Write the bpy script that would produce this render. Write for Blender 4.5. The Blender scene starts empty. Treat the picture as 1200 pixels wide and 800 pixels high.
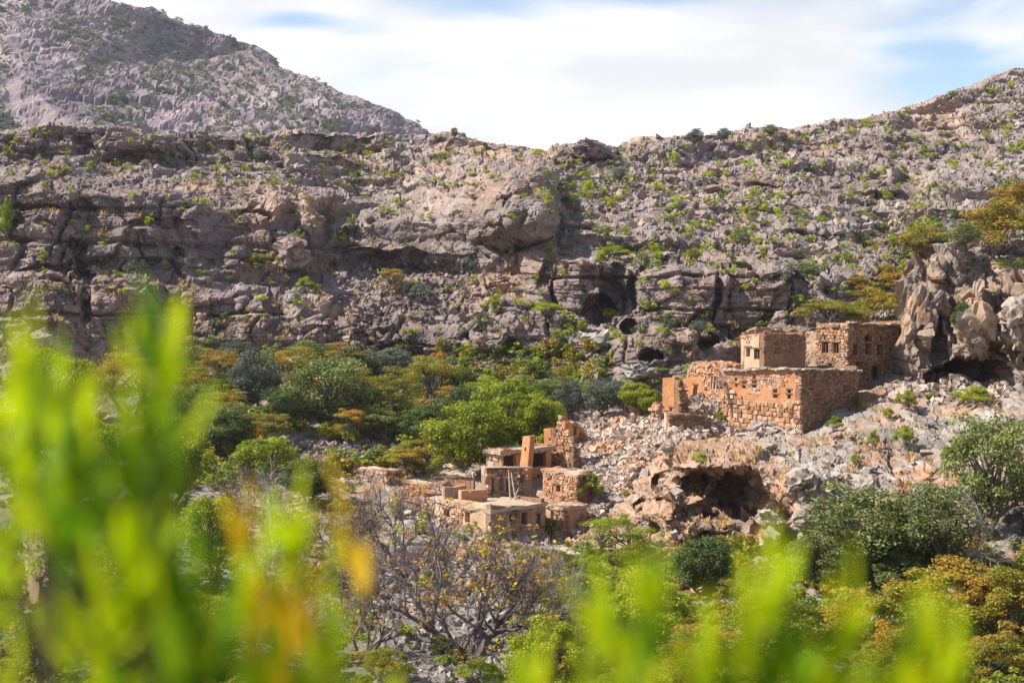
import bpy, math, random
import numpy as np
from mathutils import Vector, Matrix
from mathutils.bvhtree import BVHTree

random.seed(7); RNG = np.random.default_rng(7)
S = bpy.context.scene
COL = S.collection
R = math.radians

# ------------------------------------------------------------------ camera, sky, sun, exposure
FPX, PW, PH, HOR = 1900.0, 1200.0, 800.0, 300.0          # focal length and picture size in photo pixels, row of the horizon
PITCH = math.atan((PH / 2 - HOR) / FPX)
cam_d = bpy.data.cameras.new('camera'); cam = bpy.data.objects.new('camera', cam_d); COL.objects.link(cam)
cam_d.sensor_width = 36.0; cam_d.lens = 36.0 * FPX / PW
cam_d.clip_start = 0.05; cam_d.clip_end = 6000
cam.rotation_euler = (R(90) - PITCH, 0, 0)
cam_d.dof.use_dof = True; cam_d.dof.focus_distance = 135.0; cam_d.dof.aperture_fstop = 2.3
S.camera = cam
S.view_settings.view_transform = 'Standard'; S.view_settings.look = 'None'
S.view_settings.gamma = 1.0; S.view_settings.use_curve_mapping = False
S.view_settings.exposure = 0.93
SUN_EL, SUN_AZ = R(47), math.atan2(-0.998, 0.04)         # azimuth clockwise from +Y
sun_dir = Vector((math.sin(SUN_AZ) * math.cos(SUN_EL), math.cos(SUN_AZ) * math.cos(SUN_EL), math.sin(SUN_EL)))
sd = bpy.data.lights.new('sun', 'SUN'); sd.energy = 5.0; sd.angle = R(0.5); sd.color = (1.0, 0.92, 0.80)
sun = bpy.data.objects.new('sun', sd); COL.objects.link(sun)
sun.rotation_euler = sun_dir.to_track_quat('Z', 'Y').to_euler()
try:
    S.cycles.use_denoising = True; S.cycles.denoiser = 'OPENIMAGEDENOISE'
    S.cycles.max_bounces = 5; S.cycles.diffuse_bounces = 3; S.cycles.transparent_max_bounces = 8
    S.cycles.volume_bounces = 0
except Exception: pass

def build_world():
    w = bpy.data.worlds.new('World'); S.world = w; w.use_nodes = True
    nt = w.node_tree; N = nt.nodes; L = nt.links; N.clear()
    out = N.new('ShaderNodeOutputWorld')
    sky = N.new('ShaderNodeTexSky'); sky.sky_type = 'NISHITA'; sky.sun_disc = False
    sky.sun_elevation = SUN_EL; sky.sun_rotation = SUN_AZ; sky.altitude = 1500; sky.dust_density = 0.6
    b1 = N.new('ShaderNodeBackground'); L.new(sky.outputs[0], b1.inputs[0]); b1.inputs[1].default_value = 0.085
    b2 = N.new('ShaderNodeBackground'); b2.inputs[0].default_value = (0.965, 0.975, 1.0, 1); b2.inputs[1].default_value = 0.60
    tc = N.new('ShaderNodeTexCoord')
    mp = N.new('ShaderNodeMapping'); mp.inputs['Scale'].default_value = (7.0, 7.0, 26.0); mp.inputs['Location'].default_value = (1.3, 0.2, 2.2)
    L.new(tc.outputs['Generated'], mp.inputs[0])
    n1 = N.new('ShaderNodeTexNoise'); n1.inputs['Scale'].default_value = 0.62; n1.inputs['Detail'].default_value = 7; n1.inputs['Roughness'].default_value = 0.58
    n1.inputs['Distortion'].default_value = 0.5
    L.new(mp.outputs[0], n1.inputs['Vector'])
    acc = n1.outputs[0]
    # gaps in the thin cloud: (direction, radius, depth)
    def gap(px, py, r, k):
        nonlocal acc
        d = Vector(((px - 600) / FPX, 1, (HOR - py) / FPX)).normalized()
        m = N.new('ShaderNodeMapping'); m.vector_type = 'POINT'
        m.inputs['Location'].default_value = (-d.x / r, -d.y / r, -d.z / (r * 0.22)); m.inputs['Scale'].default_value = (1 / r, 1 / r, 1 / (r * 0.22))
        L.new(tc.outputs['Generated'], m.inputs[0])
        ln = N.new('ShaderNodeVectorMath'); ln.operation = 'LENGTH'; L.new(m.outputs[0], ln.inputs[0])
        mr = N.new('ShaderNodeMapRange'); mr.interpolation_type = 'SMOOTHSTEP'; mr.inputs[1].default_value = 0.0; mr.inputs[2].default_value = 1.0
        mr.inputs[3].default_value = k; mr.inputs[4].default_value = 0.0
        L.new(ln.outputs['Value'], mr.inputs[0])
        s = N.new('ShaderNodeMath'); s.operation = 'SUBTRACT'; L.new(acc, s.inputs[0]); L.new(mr.outputs[0], s.inputs[1]); acc = s.outputs[0]
    gap(1120, 98, 0.13, 0.36); gap(1085, 62, 0.06, 0.26); gap(560, 4, 0.10, 0.30); gap(350, 26, 0.04, 0.26); gap(420, 36, 0.05, 0.18); gap(760, -4, 0.07, 0.28); gap(620, 48, 0.04, 0.14)
    mr = N.new('ShaderNodeMapRange'); mr.interpolation_type = 'SMOOTHSTEP'
    mr.inputs[1].default_value = 0.20; mr.inputs[2].default_value = 0.57
    L.new(acc, mr.inputs[0])
    sx = N.new('ShaderNodeSeparateXYZ'); L.new(tc.outputs['Generated'], sx.inputs[0])
    up = N.new('ShaderNodeMapRange'); up.interpolation_type = 'SMOOTHSTEP'; up.inputs[1].default_value = 0.2; up.inputs[2].default_value = 0.6; up.inputs[3].default_value = 0.0; up.inputs[4].default_value = 0.30
    L.new(sx.outputs['Z'], up.inputs[0])
    for k, b in ((1, 0.20), (2, 0.57)):                     # the veil thins out overhead
        ad = N.new('ShaderNodeMath'); ad.operation = 'ADD'; ad.inputs[1].default_value = b; L.new(up.outputs[0], ad.inputs[0]); L.new(ad.outputs[0], mr.inputs[k])
    mx = N.new('ShaderNodeMixShader'); L.new(mr.outputs[0], mx.inputs[0]); L.new(b1.outputs[0], mx.inputs[1]); L.new(b2.outputs[0], mx.inputs[2])
    # soft grey modelling inside the cloud sheet
    n2 = N.new('ShaderNodeTexNoise'); n2.inputs['Scale'].default_value = 1.1; n2.inputs['Detail'].default_value = 6; L.new(mp.outputs[0], n2.inputs['Vector'])
    m2 = N.new('ShaderNodeMapRange'); m2.inputs[1].default_value = 0.36; m2.inputs[2].default_value = 0.6; m2.inputs[3].default_value = 0.49; m2.inputs[4].default_value = 0.61
    L.new(n2.outputs[0], m2.inputs[0]); L.new(m2.outputs[0], b2.inputs[1])
    L.new(mx.outputs[0], out.inputs[0])
build_world()

# ------------------------------------------------------------------ picture <-> place
cp, sp_ = math.cos(PITCH), math.sin(PITCH)
def ray_np(px, py):
    dx = (np.asarray(px, float) - PW / 2) / FPX; dv = -(np.asarray(py, float) - PH / 2) / FPX
    return dx, cp + dv * sp_, -sp_ + dv * cp
def P(px, py, Y):
    """the place seen at (px, py) that lies Y metres ahead"""
    dx, dy, dz = ray_np(px, py); t = Y / dy
    return Vector((float(dx * t), float(Y), float(dz * t)))
def mpp(Y): return Y / FPX                                # metres per photo pixel at distance Y

# ------------------------------------------------------------------ noise in numpy
def h3(ix, iy, iz, seed=0):
    with np.errstate(over='ignore'):
        h = (ix.astype(np.int64).astype(np.uint32) * np.uint32(374761393)
             + iy.astype(np.int64).astype(np.uint32) * np.uint32(668265263)
             + iz.astype(np.int64).astype(np.uint32) * np.uint32(2147483647)
             + np.uint32((seed * 974634721 + 12345) & 0xffffffff))
        h = (h ^ (h >> np.uint32(13))) * np.uint32(1274126177)
        h = (h ^ (h >> np.uint32(15))) * np.uint32(2246822519)
        h = h ^ (h >> np.uint32(16))
    return h.astype(np.float32) / np.float32(4294967296.0)
def vn(x, y, z, seed=0):
    x = np.asarray(x, np.float32); y = np.asarray(y, np.float32) + 0 * x; z = np.asarray(z, np.float32) + 0 * x
    fx, fy, fz = np.floor(x), np.floor(y), np.floor(z)
    tx, ty, tz = x - fx, y - fy, z - fz
    tx = tx * tx * (3 - 2 * tx); ty = ty * ty * (3 - 2 * ty); tz = tz * tz * (3 - 2 * tz)
    r = 0
    for a in (0, 1):
        wa = tx if a else 1 - tx
        for b in (0, 1):
            wb = ty if b else 1 - ty
            for c in (0, 1):
                r = r + wa * wb * (tz if c else 1 - tz) * h3(fx + a, fy + b, fz + c, seed)
    return r * 2 - 1
def fbm(x, y, z, o=4, seed=0, gain=0.5):
    a, s, t = 1.0, 0, 0
    for k in range(o):
        s = s + a * vn(x * 2**k, y * 2**k, z * 2**k, seed + k); t += a; a *= gain
    return s / t
def voro(x, y, z, seed=0):
    x = np.asarray(x, np.float32); y = np.asarray(y, np.float32); z = np.asarray(z, np.float32)
    fx, fy, fz = np.floor(x), np.floor(y), np.floor(z)
    f1 = np.full(x.shape, 9, np.float32); f2 = f1.copy(); cid = np.zeros_like(f1)
    for a in (-1, 0, 1):
        for b in (-1, 0, 1):
            for c in (-1, 0, 1):
                gx, gy, gz = fx + a, fy + b, fz + c
                h = h3(gx, gy, gz, seed)
                q = h * 7919.0; ha = q - np.floor(q); q = ha * 733.0; hb = q - np.floor(q)
                d = (gx + h - x)**2 + (gy + ha - y)**2 + (gz + hb - z)**2
                n = d < f1
                f2 = np.where(n, f1, np.minimum(f2, d)); cid = np.where(n, hb, cid); f1 = np.where(n, d, f1)
    return np.sqrt(f1), np.sqrt(f2), cid
def facet(x, y, z, size, seed, flat=1.0):
    """angular rock: every cell of the given size gets a tilted face of its own"""
    x = np.asarray(x, np.float32) / size; y = np.asarray(y, np.float32) / size; z = np.asarray(z, np.float32) / (size * flat)
    fx, fy, fz = np.floor(x), np.floor(y), np.floor(z)
    f1 = np.full(x.shape, 9, np.float32); f2 = f1.copy(); pl = 0 * f1; cid = 0 * f1
    for a in (-1, 0, 1):
        for b in (-1, 0, 1):
            for c in (-1, 0, 1):
                gx, gy, gz = fx + a, fy + b, fz + c
                h = h3(gx, gy, gz, seed); q = h * 7919.0; ha = q - np.floor(q); q = ha * 733.0; hb = q - np.floor(q)
                dx, dy, dz = x - gx - h, y - gy - ha, z - gz - hb
                d = dx * dx + dy * dy + dz * dz; n = d < f1
                f2 = np.where(n, f1, np.minimum(f2, d)); f1 = np.where(n, d, f1); cid = np.where(n, hb, cid)
                q = hb * 517.0; r1 = q - np.floor(q); q = r1 * 311.0; r2 = q - np.floor(q)
                pl = np.where(n, dx * (r1 * 2 - 1) + dz * (r2 * 2 - 1) + dy * (ha * 2 - 1) * 0.5 + (hb - 0.5) * 0.7, pl)
    f1 = np.sqrt(f1); f2 = np.sqrt(f2)
    return (pl - 0.16 * (1 - sstep(0.0, 0.14, f2 - f1))) * size, cid
def block(f1, f2, c, p=1.0):
    return sstep(0.02, 0.30, f2 - f1) * (0.15 + c**p) - 0.35 * f1
def stairs(X, Y, Z, h, seed, k):
    """rock steps: shift in distance that turns a slope into treads and risers of height h, as far as k says"""
    gz = np.gradient(Z, axis=0); gz = np.where(gz < 1e-4, 1e-4, gz)
    cot = np.clip(np.gradient(Y, axis=0) / gz, 0, 2.5)
    u = Z / h + 0.9 * fbm(X / (9 * h), Y / (9 * h), Z / (14 * h), 3, seed) + 0.25 * vn(X / h, Y / h, Z / h, seed + 7)
    f = np.floor(u); r = u - f
    return (f + sstep(0.62, 1.0, r) - u + 0.3) * h * cot * k
def sstep(a, b, x):
    t = np.clip((x - a) / (b - a), 0, 1); return t * t * (3 - 2 * t)
def strata(x, z, h, w, seed, tilt=0.0):
    """beds of rock of height h cut by joints every w: offset per block, distance to the joints, a number per block"""
    zz = z / h + 0.35 * vn(x / (w * 6), z / (h * 9), 0 * x, seed + 5) + tilt * x
    zz = zz + 0.45 * np.sin(zz * 1.7 + seed)
    k = np.floor(zz); fz = zz - k
    lay = h3(k, 0 * k, 0 * k, seed)
    xx = x / w * (0.7 + 0.7 * lay) + lay * 37.0 + 0.35 * vn(x / w * 0.8, z / h * 1.3, 0 * x, seed + 9)
    c = np.floor(xx); fx = xx - c
    blk = h3(k, c, 0 * k, seed + 3)
    ed = np.minimum(np.minimum(fz, 1 - fz) * h, np.minimum(fx, 1 - fx) * w)
    return blk * 0.72 + lay * 0.28 - 0.5, ed, blk

# ------------------------------------------------------------------ mesh and object helpers
def mesh_np(name, V, F, mat=None, tint=None, smooth=False):
    V = np.asarray(V, np.float32).reshape(-1, 3); F = np.asarray(F, np.int32)
    n = F.shape[1]; me = bpy.data.meshes.new(name)
    me.vertices.add(len(V)); me.vertices.foreach_set('co', V.ravel())
    me.loops.add(F.size); me.loops.foreach_set('vertex_index', F.ravel())
    me.polygons.add(len(F)); me.polygons.foreach_set('loop_start', np.arange(0, F.size, n, dtype=np.int32))
    me.polygons.foreach_set('loop_total', np.full(len(F), n, np.int32))
    if tint is not None:
        a = me.attributes.new('tint', 'FLOAT', 'POINT'); a.data.foreach_set('value', np.asarray(tint, np.float32).ravel())
    me.update(calc_edges=True)
    me.polygons.foreach_set('use_smooth', np.full(len(F), bool(smooth)))
    if mat: me.materials.append(mat)
    return me
def link(name, me, parent=None, loc=None):
    o = bpy.data.objects.new(name, me); COL.objects.link(o)
    if parent: o.parent = parent
    if loc is not None: o.location = loc
    return o
def empty(name, loc): 
    o = bpy.data.objects.new(name, None); COL.objects.link(o); o.location = loc; o.empty_display_size = 0.3
    return o
def tag(o, label=None, cat=None, group=None, kind=None):
    if label: o['label'] = label
    if cat: o['category'] = cat
    if group: o['group'] = group
    if kind: o['kind'] = kind
    return o
class MB:
    """collects vertices and quads, then becomes one mesh"""
    def __init__(s): s.V = []; s.F = []; s.T = []
    def add(s, V, F, t=0.5):
        b = len(s.V); s.V.extend([tuple(v) for v in V])
        s.F.extend([tuple(i + b for i in f) for f in F]); s.T.extend([t] * len(V))
    def box(s, c, ux, uy, uz, j=0.0, t=0.5):
        """a box with centre c and half-edge vectors ux, uy, uz; its corners strayed by j"""
        c = Vector(c); V = []
        for a in (-1, 1):
            for b in (-1, 1):
                for d in (-1, 1):
                    V.append(c + ux * a + uy * b + uz * d + Vector([random.uniform(-j, j) for _ in range(3)]))
        s.add(V, [(0, 1, 3, 2), (4, 6, 7, 5), (0, 4, 5, 1), (2, 3, 7, 6), (0, 2, 6, 4), (1, 5, 7, 3)], t)
    def tube(s, pts, rad, n=5, t=0.5):
        pts = [Vector(p) for p in pts]; V = []; F = []
        for i, p in enumerate(pts):
            d = (pts[min(i + 1, len(pts) - 1)] - pts[max(i - 1, 0)]).normalized()
            a = d.cross(Vector((0.31, 0.17, 0.93)) if abs(d.z) < 0.9 else Vector((1, 0.2, 0))).normalized(); b = d.cross(a)
            r = rad[i]
            for k in range(n):
                q = 2 * math.pi * k / n; V.append(p + a * (math.cos(q) * r) + b * (math.sin(q) * r))
            if i:
                for k in range(n):
                    F.append(((i - 1) * n + k, (i - 1) * n + (k + 1) % n, i * n + (k + 1) % n, i * n + k))
        s.add(V, F, t)
    def mesh(s, name, mat, smooth=False): return mesh_np(name, s.V, s.F, mat, s.T, smooth)
    def build(s, name, mat, parent=None, smooth=False, loc=None): return link(name, s.mesh(name, mat, smooth), parent, loc)

# ------------------------------------------------------------------ materials
def nodes(name):
    m = bpy.data.materials.new(name); m.use_nodes = True; nt = m.node_tree; nt.nodes.clear()
    N = nt.nodes; L = nt.links; o = N.new('ShaderNodeOutputMaterial'); return m, N, L, o
def noise_node(N, L, vec, scale, detail=6, rough=0.55, dist=0.0):
    n = N.new('ShaderNodeTexNoise'); n.inputs['Scale'].default_value = scale; n.inputs['Detail'].default_value = detail
    n.inputs['Roughness'].default_value = rough; n.inputs['Distortion'].default_value = dist
    if vec is not None: L.new(vec, n.inputs['Vector'])
    return n.outputs[0]
def rng_node(N, L, v, a, b, c=0.0, d=1.0, smooth=True):
    m = N.new('ShaderNodeMapRange'); m.interpolation_type = 'SMOOTHSTEP' if smooth else 'LINEAR'
    for i, q in zip((1, 2, 3, 4), (a, b, c, d)): m.inputs[i].default_value = q
    L.new(v, m.inputs[0]); return m.outputs[0]
def mix_node(N, L, f, a, b, mode='MIX'):
    m = N.new('ShaderNodeMix'); m.data_type = 'RGBA'; m.blend_type = mode
    if isinstance(f, (int, float)): m.inputs[0].default_value = f
    else: L.new(f, m.inputs[0])
    for i, q in ((6, a), (7, b)):
        if isinstance(q, tuple): m.inputs[i].default_value = (*q[:3], 1)
        else: L.new(q, m.inputs[i])
    return m.outputs[2]
def scale_node(N, L, col, f):
    m = N.new('ShaderNodeVectorMath'); m.operation = 'SCALE'; L.new(col, m.inputs[0])
    if isinstance(f, (int, float)): m.inputs['Scale'].default_value = f
    else: L.new(f, m.inputs['Scale'])
    return m.outputs[0]
def attr(N, name):
    a = N.new('ShaderNodeAttribute'); a.attribute_name = name; return a.outputs['Fac']
def surf(name, c1, c2, stain=None, s1=0.12, s2=1.1, fine=7.0, tint=(0.7, 1.3), bump=0.35, bscale=3.0, rough=0.92, stain_at=(0.55, 0.7), stain_scale=0.4, streak=None, speck=None, extra=None, zones=None):
    """mineral surface: two colours mixed at two sizes, stains, streaks, a value per piece and fine grain"""
    m, N, L, o = nodes(name)
    tc = N.new('ShaderNodeTexCoord'); v = tc.outputs['Object']
    geo = N.new('ShaderNodeNewGeometry'); v = geo.outputs['Position']
    a = noise_node(N, L, v, s1, 5, 0.6); b = noise_node(N, L, v, s2, 6, 0.65)
    ad = N.new('ShaderNodeMath'); ad.operation = 'ADD'; L.new(a, ad.inputs[0]); L.new(b, ad.inputs[1])
    col = mix_node(N, L, rng_node(N, L, ad.outputs[0], 0.78, 1.22), c1, c2)
    if extra:
        e = noise_node(N, L, v, extra[1], 6, 0.6, 0.6); col = mix_node(N, L, rng_node(N, L, e, extra[2], extra[3]), col, extra[0])
    if stain:
        s0 = noise_node(N, L, v, stain_scale, 7, 0.62, 0.4); s9 = noise_node(N, L, v, stain_scale * 0.27, 3, 0.5)
        sa = N.new('ShaderNodeMath'); sa.operation = 'ADD'; L.new(s0, sa.inputs[0]); L.new(s9, sa.inputs[1])
        s5 = N.new('ShaderNodeMath'); s5.operation = 'MULTIPLY'; s5.inputs[1].default_value = 0.5; L.new(sa.outputs[0], s5.inputs[0]); s = s5.outputs[0]
        col = mix_node(N, L, rng_node(N, L, s, *stain_at), col, stain)
    if streak:
        mp = N.new('ShaderNodeMapping'); mp.inputs['Scale'].default_value = (1, 1, 0.16); L.new(v, mp.inputs[0])
        s = noise_node(N, L, mp.outputs[0], 0.7, 6, 0.6, 0.3)
        col = mix_node(N, L, rng_node(N, L, s, 0.52, 0.72, 0, 0.75), col, streak)
    if speck:
        s = noise_node(N, L, v, speck[1], 3, 0.5); col = mix_node(N, L, rng_node(N, L, s, speck[2], speck[2] + 0.08), col, speck[0])
    for (an, zc, amt) in (zones or []):                    # beds of another colour
        zf = N.new('ShaderNodeMath'); zf.operation = 'MULTIPLY'; L.new(attr(N, an), zf.inputs[0]); L.new(rng_node(N, L, noise_node(N, L, v, 0.8, 6, 0.6), 0.36, 0.6, amt * 0.35, amt), zf.inputs[1])
        col = mix_node(N, L, zf.outputs[0], col, zc)
    f = noise_node(N, L, v, fine, 4, 0.7)
    col = scale_node(N, L, col, rng_node(N, L, f, 0.25, 0.75, 0.72, 1.28, False))
    if tint: col = scale_node(N, L, col, rng_node(N, L, attr(N, 'tint'), 0, 1, tint[0], tint[1], False))
    p = N.new('ShaderNodeBsdfPrincipled'); L.new(col, p.inputs['Base Color']); p.inputs['Roughness'].default_value = rough
    try: p.inputs['Specular IOR Level'].default_value = 0.25
    except Exception: pass
    bn = noise_node(N, L, v, bscale, 8, 0.7)
    bp = N.new('ShaderNodeBump'); bp.inputs['Strength'].default_value = bump; bp.inputs['Distance'].default_value = 0.25
    L.new(bn, bp.inputs['Height']); L.new(bp.outputs[0], p.inputs['Normal'])
    L.new(p.outputs[0], o.inputs[0]); return m
def leaf_mat(name, c1, c2, c3=None, trans=0.3, vary=0.35, patch=1.0, rough=0.55):
    """leaves: colour by tint of the spray, by patches through the crown and by plant"""
    m, N, L, o = nodes(name)
    geo = N.new('ShaderNodeNewGeometry')
    oi = N.new('ShaderNodeObjectInfo')
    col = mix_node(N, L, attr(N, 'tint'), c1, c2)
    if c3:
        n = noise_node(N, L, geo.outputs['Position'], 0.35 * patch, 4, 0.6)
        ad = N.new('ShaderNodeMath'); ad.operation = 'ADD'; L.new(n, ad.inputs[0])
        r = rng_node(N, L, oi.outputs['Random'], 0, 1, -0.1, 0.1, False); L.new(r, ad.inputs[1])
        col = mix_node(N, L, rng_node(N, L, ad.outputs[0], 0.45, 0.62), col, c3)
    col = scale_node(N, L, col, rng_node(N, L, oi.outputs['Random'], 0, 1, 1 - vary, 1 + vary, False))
    d = N.new('ShaderNodeBsdfPrincipled'); L.new(col, d.inputs['Base Color']); d.inputs['Roughness'].default_value = rough
    try: d.inputs['Specular IOR Level'].default_value = 0.3
    except Exception: pass
    t = N.new('ShaderNodeBsdfTranslucent'); L.new(mix_node(N, L, 0.3, col, scale_node(N, L, col, 1.6)), t.inputs[0])
    mx = N.new('ShaderNodeMixShader'); mx.inputs[0].default_value = trans
    L.new(d.outputs[0], mx.inputs[1]); L.new(t.outputs[0], mx.inputs[2]); L.new(mx.outputs[0], o.inputs[0]); return m

M = {}
M['hill'] = surf('hill_rock', (0.158, 0.122, 0.120), (0.285, 0.229, 0.213), stain=(0.33, 0.225, 0.165), s1=0.05, s2=0.5, fine=2.6, bscale=1.6, bump=0.5, stain_scale=0.16, stain_at=(0.50, 0.64), streak=(0.15, 0.13, 0.14), tint=(0.62, 1.38), extra=((0.32, 0.265, 0.243), 0.25, 0.55, 0.7), zones=[('umber', (0.135, 0.103, 0.100), 0.7)])
M['spur'] = surf('spur_rock', (0.225, 0.19, 0.165), (0.385, 0.338, 0.30), stain=(0.34, 0.19, 0.11), s1=0.10, s2=0.9, fine=5, bscale=3, bump=0.55, stain_scale=0.6, stain_at=(0.49, 0.60), streak=(0.13, 0.115, 0.11), tint=(0.55, 1.4), zones=[('rust', (0.33, 0.185, 0.105), 0.85), ('umber', (0.225, 0.172, 0.132), 0.8)])
M['mountain'] = surf('mountain_rock', (0.165, 0.128, 0.148), (0.265, 0.212, 0.218), stain=(0.21, 0.135, 0.14), s1=0.012, s2=0.06, fine=0.35, bscale=0.3, bump=1.0, stain_scale=0.03, tint=(0.5, 1.5))
M['soil'] = surf('valley_soil', (0.17, 0.14, 0.115), (0.27, 0.225, 0.19), stain=(0.12, 0.11, 0.05), s1=0.08, s2=0.7, fine=4, stain_scale=0.15, tint=None, bscale=3, bump=0.6, speck=((0.30, 0.28, 0.27), 3.5, 0.56))
M['crag'] = surf('crag_rock', (0.19, 0.155, 0.13), (0.33, 0.275, 0.235), stain=(0.34, 0.21, 0.125), s1=0.2, s2=1.2, fine=6, stain_scale=0.4, stain_at=(0.5, 0.62), bscale=4, bump=0.6, streak=(0.10, 0.088, 0.08))
M['boulder'] = surf('boulder_rock', (0.23, 0.21, 0.20), (0.37, 0.34, 0.315), stain=(0.34, 0.21, 0.13), s1=0.2, s2=1.2, fine=6, stain_scale=0.3, stain_at=(0.55, 0.7), bscale=4, bump=0.5)
M['rubble'] = surf('rubble_stone', (0.29, 0.225, 0.185), (0.42, 0.345, 0.30), stain=(0.40, 0.23, 0.14), s1=0.3, s2=2, fine=9, stain_scale=0.35, stain_at=(0.51, 0.66), bscale=6, bump=0.4, tint=(0.5, 1.5))
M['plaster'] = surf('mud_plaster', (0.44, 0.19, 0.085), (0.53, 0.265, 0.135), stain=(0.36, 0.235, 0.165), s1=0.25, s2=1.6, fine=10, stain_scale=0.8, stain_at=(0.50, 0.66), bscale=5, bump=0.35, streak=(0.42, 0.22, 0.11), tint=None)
M['cream'] = surf('pale_plaster', (0.52, 0.36, 0.24), (0.60, 0.44, 0.32), stain=(0.46, 0.25, 0.13), s1=0.25, s2=1.6, fine=10, stain_scale=0.6, stain_at=(0.52, 0.66), bscale=5, bump=0.35, tint=None)
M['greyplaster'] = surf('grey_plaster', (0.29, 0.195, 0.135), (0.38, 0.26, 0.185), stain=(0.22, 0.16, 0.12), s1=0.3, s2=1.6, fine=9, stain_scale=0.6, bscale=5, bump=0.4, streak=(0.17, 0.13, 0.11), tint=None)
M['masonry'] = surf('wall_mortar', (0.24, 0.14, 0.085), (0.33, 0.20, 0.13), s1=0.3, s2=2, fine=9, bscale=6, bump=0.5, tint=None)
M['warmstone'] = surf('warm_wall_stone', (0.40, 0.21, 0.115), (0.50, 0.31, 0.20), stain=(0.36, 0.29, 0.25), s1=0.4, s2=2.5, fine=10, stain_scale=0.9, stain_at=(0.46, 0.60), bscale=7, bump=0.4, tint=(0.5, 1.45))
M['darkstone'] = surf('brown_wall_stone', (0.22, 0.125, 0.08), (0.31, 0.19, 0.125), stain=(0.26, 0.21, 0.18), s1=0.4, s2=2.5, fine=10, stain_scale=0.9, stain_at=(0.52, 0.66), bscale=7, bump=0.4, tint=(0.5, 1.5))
M['roof'] = surf('mud_roof', (0.36, 0.27, 0.195), (0.47, 0.37, 0.28), stain=(0.32, 0.21, 0.14), s1=0.4, s2=1.8, fine=8, stain_scale=0.8, bscale=5, bump=0.4, tint=None)
M['wood'] = surf('old_timber', (0.16, 0.11, 0.075), (0.26, 0.19, 0.14), s1=1, s2=4, fine=14, bscale=9, bump=0.3, tint=(0.7, 1.3))
M['greywood'] = surf('weathered_timber', (0.34, 0.29, 0.25), (0.46, 0.40, 0.35), s1=1, s2=4, fine=14, bscale=9, bump=0.3, tint=(0.7, 1.3))
M['bark'] = surf('dark_bark', (0.10, 0.08, 0.065), (0.17, 0.14, 0.115), s1=1, s2=5, fine=12, bscale=9, bump=0.4, tint=None)
M['paletwig'] = surf('grey_twig', (0.30, 0.275, 0.27), (0.42, 0.39, 0.385), s1=0.5, s2=3, fine=9, bscale=9, bump=0.2, tint=(0.6, 1.3))
M['darktwig'] = surf('purple_grey_twig', (0.115, 0.092, 0.095), (0.20, 0.165, 0.17), s1=0.5, s2=3, fine=9, bscale=9, bump=0.2, tint=(0.6, 1.4))
M['gold'] = leaf_mat('dry_grass', (0.50, 0.30, 0.10), (0.58, 0.42, 0.17), trans=0.3, vary=0.15)
M['l_bright'] = leaf_mat('bright_leaf', (0.12, 0.185, 0.010), (0.33, 0.37, 0.018), None, 0.36, 0.15)
M['l_lime'] = leaf_mat('lime_leaf', (0.24, 0.30, 0.016), (0.40, 0.44, 0.03), None, 0.35, 0.3)
M['l_olive'] = leaf_mat('olive_leaf', (0.085, 0.115, 0.03), (0.24, 0.275, 0.075), None, 0.25, 0.2)
M['l_grey'] = leaf_mat('grey_green_leaf', (0.09, 0.115, 0.085), (0.17, 0.20, 0.15), None, 0.25, 0.2)
M['l_dark'] = leaf_mat('dark_leaf', (0.04, 0.075, 0.015), (0.11, 0.16, 0.03), None, 0.25, 0.25)
M['l_acacia'] = leaf_mat('acacia_leaf', (0.15, 0.18, 0.018), (0.27, 0.29, 0.028), (0.42, 0.22, 0.028), 0.3, 0.2, 1.3)
M['l_rust'] = leaf_mat('rust_acacia_leaf', (0.30, 0.175, 0.022), (0.40, 0.28, 0.030), (0.20, 0.21, 0.022), 0.3, 0.2, 1.3)
M['l_orange'] = leaf_mat('orange_olive_leaf', (0.19, 0.185, 0.016), (0.31, 0.28, 0.020), (0.35, 0.20, 0.025), 0.3, 0.2, 1.6)
M['l_yellow'] = leaf_mat('yellow_leaf', (0.50, 0.36, 0.02), (0.55, 0.46, 0.03), None, 0.35, 0.1)
M['l_amber'] = leaf_mat('amber_leaf', (0.46, 0.20, 0.03), (0.50, 0.28, 0.04), None, 0.35, 0.1)

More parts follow.
